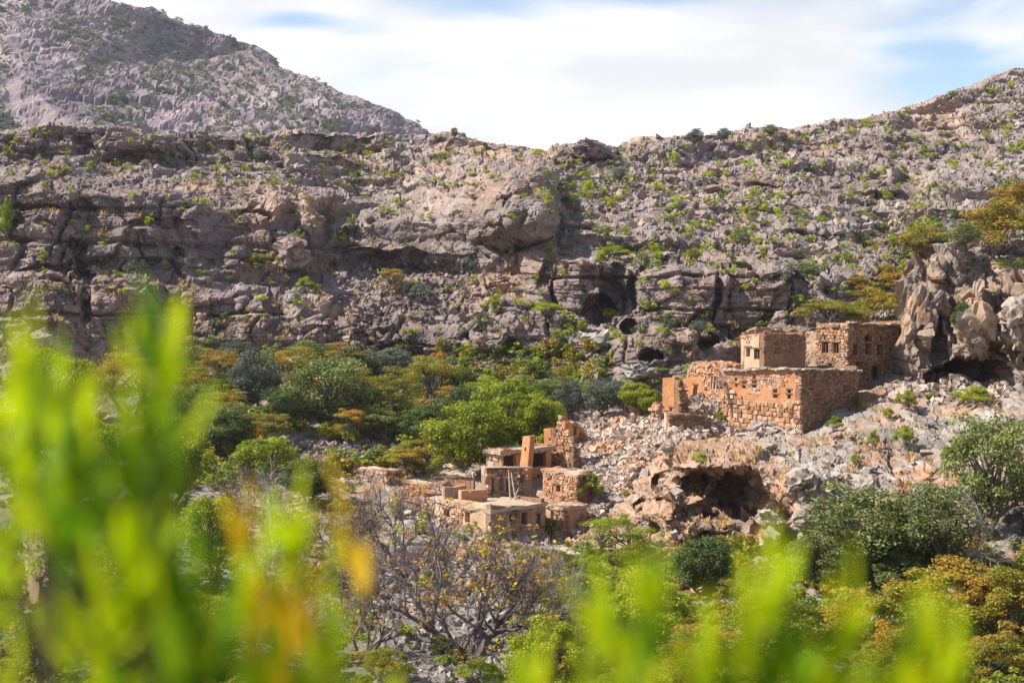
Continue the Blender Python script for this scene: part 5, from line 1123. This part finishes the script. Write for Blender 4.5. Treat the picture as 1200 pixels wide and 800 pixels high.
for px, py, w, h, kd, m, lab in [(533, 162, 12, 14, 'loose', 'l_olive', 'lone small tree standing on the skyline left of centre'), (816, 170, 26, 22, 'loose', 'l_grey', 'round grey tree on the skyline'), (848, 166, 24, 18, 'loose', 'l_grey', 'purplish grey tree next to the round one on the skyline'), (902, 160, 26, 16, 'loose', 'l_olive', 'wide olive tree on the skyline at the right'),
        (303, 322, 38, 28, 'acacia', 'l_acacia', 'flat-topped bright green tree on the ledge of the left cliff'), (8, 280, 18, 52, 'round', 'l_bright', 'bright green creeper bush hanging on the cliff at left edge'), (358, 340, 24, 18, 'mound', 'l_lime', 'lime bush right of the flat-topped cliff tree'), (458, 345, 46, 34, 'acacia', 'l_orange', 'orange-olive bush on the scree below the dark slot'), (494, 355, 34, 26, 'mound', 'l_grey', 'round grey bush on the scree'),
        (305, 190, 26, 18, 'loose', 'l_grey', 'grey bush on the upper left terrace'), (552, 320, 26, 28, 'mound', 'l_grey', 'grey-green bush below the rounded bluff'), (725, 214, 22, 20, 'loose', 'l_grey', 'grey bush above the hollowed cliff'), (656, 262, 16, 16, 'mound', 'l_olive', 'olive bush on the right flank of the bluff'), (578, 365, 26, 20, 'mound', 'l_bright', 'green bush under the bluff'), (568, 385, 30, 22, 'mound', 'l_olive', 'olive bush left below the bluff'),
        (641, 378, 44, 28, 'acacia', 'l_lime', 'yellow-green flat bush left of the cliff cave'), (682, 392, 16, 18, 'round', 'l_bright', 'round green bush below the cliff cave'), (660, 412, 30, 20, 'mound', 'l_olive', 'olive bush on the ledge below the cave'), (720, 302, 44, 16, 'mound', 'l_lime', 'spreading lime bush on top of the hollowed cliff'), (812, 305, 26, 16, 'mound', 'l_bright', 'green bush on top of the cliff band at right'), (430, 305, 16, 14, 'mound', 'l_bright', 'green bush in the mouth of dark slot'),
        (95, 322, 34, 12, 'mound', 'l_dark', 'dark bush on the left cliff ledge'), (785, 388, 34, 24, 'mound', 'l_dark', 'dark bush at the foot of hollowed cliff'), (818, 392, 30, 18, 'loose', 'l_grey', 'grey bush at the foot of right cliff band'), (945, 325, 34, 20, 'mound', 'l_olive', 'olive bush right of the cliff band'), (600, 405, 30, 16, 'mound', 'l_acacia', 'yellowish bush on the layered rock'), (625, 445, 34, 26, 'mound', 'l_olive', 'olive bush in the dark cleft at the cliff foot')]:
    tree(kd, m, px, py, w, h, lab, 'plants on the far cliffs', cat='bush' if kd == 'mound' else 'tree', which=(0,))
# bare trees
def bare(seed, px, py, wpx, hpx, label, twig, leaves=(), group=None, Y=None, **kw):
    h = hit(px, py); p = h[0]; s = mpp(p.y)
    mb, tips = proto_bare(seed, **kw); root = empty('bare_tree', p); tag(root, label, 'tree', group); root.scale = (wpx * s, wpx * s, hpx * s)
    mb.build('branches', M[twig], root)
    rs = np.random.default_rng(seed)
    for (m, n, clump, sz) in leaves:
        t = np.array([tuple(q) for q in tips]); cen = t[rs.integers(0, len(t), n)]
        V, F, tt = leaf_cloud(cen, np.full((n, 3), 0.018 * clump), 7, 0.0075 * sz, rs, shell=0.1, aspect=0.6)
        link('leaves', mesh_np('leaves', V, F, M[m], tt), root)
G = 'leafless trees in the valley'
bare(201, 548, 768, 280, 206, 'big leafless grey tree with scattered yellow leaves in front of the terrace house', 'darktwig', [('l_yellow', 150, 1.3, 1.2), ('l_amber', 220, 1.4, 1.0)], G, depth=7, stems=6, lean=1.0, spread=0.55)
bare(202, 632, 760, 110, 130, 'leafless grey tree at the right of the big bare tree', 'paletwig', [('l_yellow', 14, 1.2, 1.0)], G, depth=6, stems=4, lean=0.6)
bare(203, 428, 772, 120, 124, 'dense purplish leafless bush left of the stream bed', 'darktwig', [('l_amber', 14, 1, .8)], G, depth=7, stems=4, lean=0.7)
bare(204, 320, 640, 96, 98, 'whitish leafless tree below the rounded yellow-green one', 'paletwig', [], G, depth=6, stems=3, lean=0.6)
bare(205, 400, 660, 110, 96, 'grey leafless bush with rusty leaves left of the yellow-leaved bush', 'darktwig', [('l_amber', 160, 1.4, 1.1)], G, depth=6, stems=4, lean=0.8)
bare(206, 462, 650, 100, 100, 'twiggy bush with orange leaves in front of the terrace wall', 'darktwig', [('l_amber', 220, 1.4, 1.1), ('l_yellow', 80, 1.3, 1.2)], G, depth=6, stems=4, lean=0.8)
bare(207, 330, 740, 110, 110, 'pale leafless bush behind the amber blurred leaves', 'paletwig', [], G, depth=6, stems=4, lean=0.8)
bare(208, 500, 690, 130, 80, 'grey twiggy thicket at the foot of the terrace house', 'darktwig', [('l_amber', 60, 1.3, .9)], G, depth=6, stems=5, lean=1.0)
bare(210, 1120, 655, 110, 84, 'grey bare twigs under the tall right-hand tree', 'paletwig', [], G, depth=6, stems=4, lean=0.9)
bare(211, 768, 520, 34, 44, 'spindly half-bare tree on the rubble slope', 'darktwig', [('l_olive', 40, 1.6, 2)], G, depth=4, stems=1, lean=0.2)
bare(212, 285, 600, 70, 60, 'grey leafless bush left of the whitish tree', 'darktwig', [('l_amber', 40, 1.3, .9)], G, depth=5, stems=4, lean=0.9)
for px, py, w, h, m, lab in [(520, 772, 40, 34, 'l_bright', 'green weedy bush beside the bare trunk'), (505, 690, 40, 24, 'l_bright', 'green weeds among the stream-bed stones'), (400, 690, 60, 34, 'l_grey', 'grey-green bush under the rusty leafless bush'), (560, 800, 60, 36, 'l_lime', 'pale yellow grass bush at the bottom by the slab'), (455, 800, 70, 50, 'l_acacia', 'yellow bush at the bottom left of the stream bed')]:
    tree('mound', m, px, py, w, h, lab, 'low bushes in the stream bed', name='bush', cat='bush')

# ------------------------------------------------------------------ shrubs dotted over the far hillside, grass, ground cover
rh = np.random.default_rng(31); cand = []
while len(cand) < 2000:
    px, py = rh.uniform(-20, 1220), rh.uniform(85, 460)
    sky = float(np.interp(px, [s[0] for s in HILL_SKY], [s[1] for s in HILL_SKY]))
    if py < sky + 2: continue
    dens = 0.95 if (px > 640 and py < 320) else (0.75 if py < sky + 60 else (0.42 if px > 380 else 0.28))
    if rh.uniform() > dens or fbm(np.array([px / 50.0]), np.array([py / 30.0]), np.array([0.5]), 3, 55)[0] < -0.28: continue
    h = hit(px, py)
    if not h or h[0].y < 165 or h[1].z < -0.2: continue
    cand.append((h[0], px, py, (0.7 + 1.9 * rh.uniform()**2.2) * (1.15 if px > 640 else 0.95)))
cand.sort(key=lambda c: -c[3] / c[0].y)
zone = lambda px, py: 'the open slope right of centre' if px > 640 and py < 320 else ('the rim above the left cliff' if py < 235 and px <= 640 else ('the ledges of the left cliff' if px < 400 else 'the broken rock below the bluff'))
for i, (p, px, py, w) in enumerate(cand[:290]):
    m, col = (('l_lime', 'lime-green'), ('l_lime', 'lime-green'), ('l_bright', 'mid-green'), ('l_olive', 'dull olive'), ('l_grey', 'grey-green'))[int(rh.integers(0, 5))]
    o = link('shrub', PROTO['shrub%d' % (i % 5)][1], None, p); o.scale = (w, w, w * rh.uniform(0.5, 0.85)); o.rotation_euler.z = rh.uniform(0, 6.3); use_mat(o, M[m])
    sz = w / p.y; h_ = '%s %s shrub ' % ('large' if i < 60 else 'middle-sized' if i < 160 else 'small', col); tag(o, h_ + whereabouts(px, py, h_), 'shrub', 'shrubs on ' + zone(px, py))
def cover(name, pts, key, mats, rs, n=5):
    """many small plants as one object per colour"""
    for mi, m in enumerate(mats):
        Vs, Fs, Ts, b = [], [], [], 0
        for i, (p, w, hh) in enumerate(pts[mi::len(mats)]):
            me = PROTO['%s%d' % (key, i % n)][1]
            if me.name not in cover.c:
                v = np.zeros(len(me.vertices) * 3, np.float32); me.vertices.foreach_get('co', v); f = np.zeros(len(me.loops), np.int32); me.loops.foreach_get('vertex_index', f); t = np.zeros(len(me.vertices), np.float32); me.attributes['tint'].data.foreach_get('value', t)
                cover.c[me.name] = (v.reshape(-1, 3), f.reshape(-1, 4), t)
            v, f, t = cover.c[me.name]; a = rs.uniform(0, 6.28); R2 = np.array([[math.cos(a), -math.sin(a), 0], [math.sin(a), math.cos(a), 0], [0, 0, 1]])
            step = 3 if w < 1.4 else 1; f = f.reshape(-1, 4)[::step]; vi = f.ravel(); vv = v[vi]; k = 1.5 if step == 3 else 1.0
            c4 = vv.reshape(-1, 4, 3).mean(1, keepdims=True); vv = ((vv.reshape(-1, 4, 3) - c4) * k + c4).reshape(-1, 3)
            Vs.append(vv @ R2.T * np.array([w, w, hh]) + np.array(tuple(p))); Fs.append(np.arange(len(vi)).reshape(-1, 4) + b); Ts.append(np.clip(t[vi] + rs.uniform(-.3, .3), 0, 1)); b += len(vi)
        tag(link(name, mesh_np(name, np.concatenate(Vs), np.concatenate(Fs), M[m], np.concatenate(Ts))), kind='stuff')
cover.c = {}
cover('hillside_scrub', [(p, w, w * 0.65) for p, _, _, w in cand[290:]], 'shrub', ['l_lime', 'l_olive', 'l_bright', 'l_lime'], rh)
pts = []
while len(pts) < 2600:
    px, py = rh.uniform(-40, 520), rh.uniform(-2, 165)
    dx, dy, dz = ray_np(px, py)
    pts.append((px, py)) 
mB = sub_bvh(np.array([v.co[:] for v in mountain.data.vertices]).reshape(-1, 560, 3), 2)
mp_ = []
for px, py in pts:
    if fbm(np.array([px / 40.0 + py / 60]), np.array([py / 50.0]), np.array([0.2]), 3, 66)[0] < -0.1: continue
    dx, dy, dz = ray_np(px, py); q = mB.ray_cast(Vector((0, 0, 0)), Vector((float(dx), float(dy), float(dz))).normalized(), 3000)[0]
    if q is not None: mp_.append((q, rh.uniform(2.5, 7.0), rh.uniform(2, 4.5)))
cover('mountain_scrub', mp_, 'shrub', ['l_olive', 'l_grey'], rh)
# golden grass
def grass(name, spots, rs, hh, mat):
    p = np.array([tuple(q) for q, _ in spots]); n = len(p); k = np.repeat(np.arange(n), 9); m = len(k); s = np.array([a for _, a in spots])[k]
    a = rs.uniform(0, 6.28, m); r = rs.uniform(0, 0.5, m) * s; b = p[k] + np.stack([np.cos(a) * r, np.sin(a) * r, 0 * a - 0.05], -1); d = np.stack([np.cos(a) * 0.45, np.sin(a) * 0.45, 1 + 0 * a], -1) * (hh * s * rs.uniform(0.5, 1.2, m))[:, None]
    w = np.stack([-np.sin(a), np.cos(a), 0 * a], -1) * (0.10 * s)[:, None]
    V = np.stack([b - w, b + w, b + d + w * 0.3, b + d - w * 0.3], 1).reshape(-1, 3)
    tag(link(name, mesh_np(name, V, np.arange(4 * m).reshape(-1, 4), mat, np.repeat(rs.uniform(0, 1, m), 4))), kind='stuff')
sp = []
for _ in range(6000):
    px, py = rh.uniform(0, 1200), rh.uniform(165, 450)
    if fbm(np.array([px / 30.0]), np.array([py / 16.0]), np.array([3.5]), 3, 57)[0] < 0.12: continue
    h = hit(px, py, (0,))
    if h and abs(h[1].z) > 0.25: sp.append((h[0], rh.uniform(0.4, 1.0)))
for _ in range(2200):
    px, py = rh.uniform(690, 1190), rh.uniform(470, 640)
    if fbm(np.array([px / 24.0]), np.array([py / 12.0]), np.array([7.5]), 3, 58)[0] < 0.1: continue
    h = hit(px, py, (1,))
    if h and abs(h[1].z) > 0.35: sp.append((h[0], rh.uniform(0.3, 0.75)))
grass('dry_grass', sp, rh, 0.6, M['gold'])
uc = []
for _ in range(2600):
    px, py = rh.uniform(-60, 1260), rh.uniform(430, 830)
    if 440 < px < 640 and py > 640 and rh.uniform() < 0.75: continue
    h = hit(px, py)
    if not h: continue
    p, n, _ = h
    if p.y > 205 or (px > 440 and py < 640 and not (py > 600 and px < 700) and p.y < 150): continue
    w = rh.uniform(0.5, 2.0); uc.append((p, w, w * rh.uniform(0.4, 0.8)))
for _ in range(1500):
    px, py = rh.uniform(190, 700), rh.uniform(405, 575)
    if py > 560 and px > 480 or (px > 640 and py > 480) or (330 < px < 480 and 518 < py < 545): continue
    h = hit(px, py)
    if h and h[0].y > 138 and h[0].y < 205: w = rh.uniform(1.0, 3.6); uc.append((h[0], w, w * rh.uniform(0.5, 0.9)))
for _ in range(1100):
    px, py = rh.uniform(600, 1260), rh.uniform(640, 840); h = hit(px, py)
    if h and h[0].y < 112: w = rh.uniform(0.7, 2.3); uc.append((h[0], w, w * rh.uniform(0.4, 0.8)))
for _ in range(700):
    px, py = rh.uniform(-40, 430), rh.uniform(570, 840); h = hit(px, py)
    if h and h[0].y < 142: w = rh.uniform(0.7, 2.2); uc.append((h[0], w, w * rh.uniform(0.4, 0.8)))
cover('undergrowth', uc, 'shrub', ['l_acacia', 'l_olive', 'l_orange', 'l_bright', 'l_lime'], rh)

# ------------------------------------------------------------------ leafy shoots close to the camera
def fg_mat(name, c1, c2, tr):
    m, N, L, o = nodes(name); oi = N.new('ShaderNodeObjectInfo'); col = mix_node(N, L, oi.outputs['Random'], c1, c2)
    tc = N.new('ShaderNodeTexCoord'); sx = N.new('ShaderNodeSeparateXYZ'); L.new(tc.outputs['Object'], sx.inputs[0])
    vein = rng_node(N, L, noise_node(N, L, tc.outputs['Object'], 60, 3), 0.3, 0.7, 0.85, 1.15, False); col = scale_node(N, L, col, vein)
    d = N.new('ShaderNodeBsdfPrincipled'); L.new(col, d.inputs['Base Color']); d.inputs['Roughness'].default_value = 0.6; d.inputs['Specular IOR Level'].default_value = 0.12
    t = N.new('ShaderNodeBsdfTranslucent'); L.new(col, t.inputs[0]); mx = N.new('ShaderNodeMixShader'); mx.inputs[0].default_value = tr
    L.new(d.outputs[0], mx.inputs[1]); L.new(t.outputs[0], mx.inputs[2]); L.new(mx.outputs[0], o.inputs[0]); return m
FG = {'lime': fg_mat('young_leaf', (0.40, 0.56, 0.004), (0.60, 0.68, 0.004), 0.55), 'green': fg_mat('mature_leaf', (0.07, 0.19, 0.006), (0.24, 0.40, 0.010), 0.45), 'amber': fg_mat('old_leaf', (0.72, 0.46, 0.012), (0.78, 0.56, 0.02), 0.5)}
def leaf_mesh(seed, ln, wd):
    r = random.Random(seed); mb = MB(); V = []; n = 6; bend = r.uniform(0.05, 0.22)
    for i in range(n + 1):
        t = i / n; w = wd * math.sin(math.pi * min(1, (t * 0.93 + 0.07)))**0.8 * 0.5; y = ln * t; z = -bend * ln * t * t
        V += [(-w, y, z + w * 0.35), (0, y, z), (w, y, z + w * 0.35)]
    F = []
    for i in range(n): F += [(3 * i, 3 * i + 1, 3 * i + 4, 3 * i + 3), (3 * i + 1, 3 * i + 2, 3 * i + 5, 3 * i + 4)]
    mb.add(V, F); me = mb.mesh('leaf', FG['lime'], True); return me
LEAF = [leaf_mesh(s, *q) for s, q in enumerate(((0.075, 0.019), (0.065, 0.017), (0.055, 0.019), (0.085, 0.020)))]
rl = random.Random(41)
def plant(label, root_xyz, shoots, lower=0):
    root = empty('leafy_shrub', root_xyz); tag(root, label, 'shrub', 'leafy shoots close to the camera')
    for px, py, d, n, kind in shoots:
        d *= 1.36; py += lower
        tip = P(px, py, d) - Vector(root_xyz); low = Vector((tip.x * 0.25, tip.y * 0.2, 0)); k1 = tip.lerp(low, 0.35) + Vector((0, 0, 0.05)); k1.x = tip.x * 0.9 + low.x * 0.1
        mb = MB(); mb.tube([low, (low + k1) / 2, k1, tip], [0.006, 0.005, 0.003, 0.0012], 5); br = mb.build('branch', M['bark'], root)
        ax = (tip - k1).normalized()
        ax = (ax + Vector((rl.uniform(-.28, .28), rl.uniform(-.2, .2), 0))).normalized(); sp = rl.uniform(0.07, 0.12)
        for i in range(n):
            t = (i / max(1, n - 1)); p = tip - ax * (0.042 + t * sp); a = i * 2.4 + rl.uniform(-.5, .5); op = 0.2 + 0.75 * t + rl.uniform(-.15, .25)
            dr = (ax + (Vector((math.cos(a), math.sin(a), 0))) * op).normalized()
            o = link('leaf', LEAF[i % 4], br); z = Vector((math.cos(a), math.sin(a), 0)) - dr * 0; xx = dr.cross(z).normalized(); zz = xx.cross(dr)
            mt = Matrix((xx, dr, zz)).transposed().to_4x4(); mt.translation = p; s = rl.uniform(0.75, 1.15); o.matrix_local = mt @ Matrix.Scale(s, 4)
            kk = kind if rl.random() < 0.8 else rl.choice(('lime', 'green')); use_mat(o, FG[kk])
plant('blurred bright green leafy shoots rising at the left side close to the camera', (-0.40, 1.62, -2.3),
      [(28, 362, 1.05, 9, 'lime'), (5, 440, 1.1, 8, 'lime'), (62, 425, 1.2, 8, 'lime'), (170, 340, 1.0, 10, 'lime'), (206, 366, 1.15, 8, 'lime'), (108, 425, 1.15, 8, 'lime'), (182, 430, 1.0, 10, 'green'), (140, 470, 1.1, 9, 'green'), (40, 500, 1.05, 9, 'lime'), 
       (85, 520, 1.1, 9, 'green'), (190, 530, 1.05, 9, 'green'), (135, 560, 1.0, 9, 'lime'), (165, 600, 0.95, 10, 'lime'), (105, 610, 1.1, 8, 'green'), (205, 630, 0.95, 10, 'green'), (140, 680, 1.0, 9, 'green'), 
       (240, 700, 0.95, 10, 'green'), (180, 730, 1.0, 9, 'lime'), (120, 750, 1.1, 8, 'lime'), (10, 740, 1.1, 6, 'lime'), (15, 600, 1.15, 7, 'lime'), (60, 690, 1.2, 6, 'lime'), (45, 440, 1.0, 8, 'green'), (225, 775, 1.0, 9, 'green'), (60, 560, 1.1, 8, 'green'), (85, 470, 1.05, 8, 'green'), (165, 660, 1.0, 9, 'green')], lower=14)
plant('blurred amber and lime shoots left of the stream bed close to the camera', (-0.18, 1.62, -2.3),
      [(335, 575, 1.2, 6, 'lime'), (392, 565, 1.25, 5, 'amber'), (285, 585, 1.25, 6, 'amber'), (300, 640, 1.2, 6, 'lime'), (360, 670, 1.15, 6, 'amber'), (305, 700, 1.15, 7, 'amber'), (378, 715, 1.05, 8, 'lime'), (425, 765, 1.1, 7, 'lime'), (345, 610, 1.2, 6, 'lime'), (320, 665, 1.2, 6, 'amber'), (355, 745, 1.1, 8, 'lime'), (300, 760, 1.1, 8, 'lime'), (400, 790, 1.1, 7, 'lime'), ])
plant('blurred lime green shoots along the bottom right close to the camera', (0.23, 1.62, -2.3),
      [(690, 635, 1.1, 8, 'lime'), (764, 612, 1.0, 10, 'lime'), (815, 700, 1.05, 9, 'lime'), (893, 618, 1.0, 11, 'lime'), (905, 700, 1.0, 9, 'green'), (955, 725, 1.05, 9, 'green'), (1000, 645, 1.0, 10, 'lime'), (1085, 672, 1.0, 10, 'lime'), (1115, 705, 1.1, 8, 'lime'),
       (1045, 730, 1.05, 9, 'green'), (625, 735, 1.15, 8, 'lime'), (780, 755, 1.0, 9, 'lime'), (930, 775, 1.0, 8, 'lime'), (1070, 765, 1.0, 8, 'lime'), (1125, 770, 1.0, 7, 'green'), (745, 690, 1.05, 8, 'green'), (985, 720, 1.05, 8, 'green'), (720, 735, 1.0, 9, 'lime'), (860, 745, 1.0, 9, 'lime'), (655, 770, 1.1, 8, 'green'), (1010, 765, 1.0, 9, 'lime'), (695, 775, 1.0, 9, 'lime'), (835, 765, 1.0, 9, 'green'), (600, 770, 1.1, 8, 'lime'), (960, 765, 1.0, 9, 'lime'), (1060, 700, 1.0, 8, 'lime'), (565, 775, 1.15, 7, 'lime'), ], lower=34)
# ------------------------------------------------------------------ the air
def build_haze():
    co = np.concatenate([np.array([v.co[:] for v in o.data.vertices]) for o in (mountain, hill, spur, floor)])
    (x0, y0, z0), (x1, y1, z1) = co.min(0) - 8, co.max(0) + 20; y0 -= 10
    V = [(x, y, z) for x in (x0, x1) for y in (y0, y1) for z in (z0, z1)]
    me = mesh_np('haze', V, CUBE_F); m = bpy.data.materials.new('air'); m.use_nodes = True; nt = m.node_tree; nt.nodes.clear()
    o = nt.nodes.new('ShaderNodeOutputMaterial'); v = nt.nodes.new('ShaderNodeVolumePrincipled')
    v.inputs['Color'].default_value = (0.80, 0.84, 1.0, 1); v.inputs['Density'].default_value = 0.00008; v.inputs['Anisotropy'].default_value = 0.2
    nt.links.new(v.outputs[0], o.inputs['Volume']); me.materials.append(m); tag(link('haze', me), kind='stuff')
build_haze()
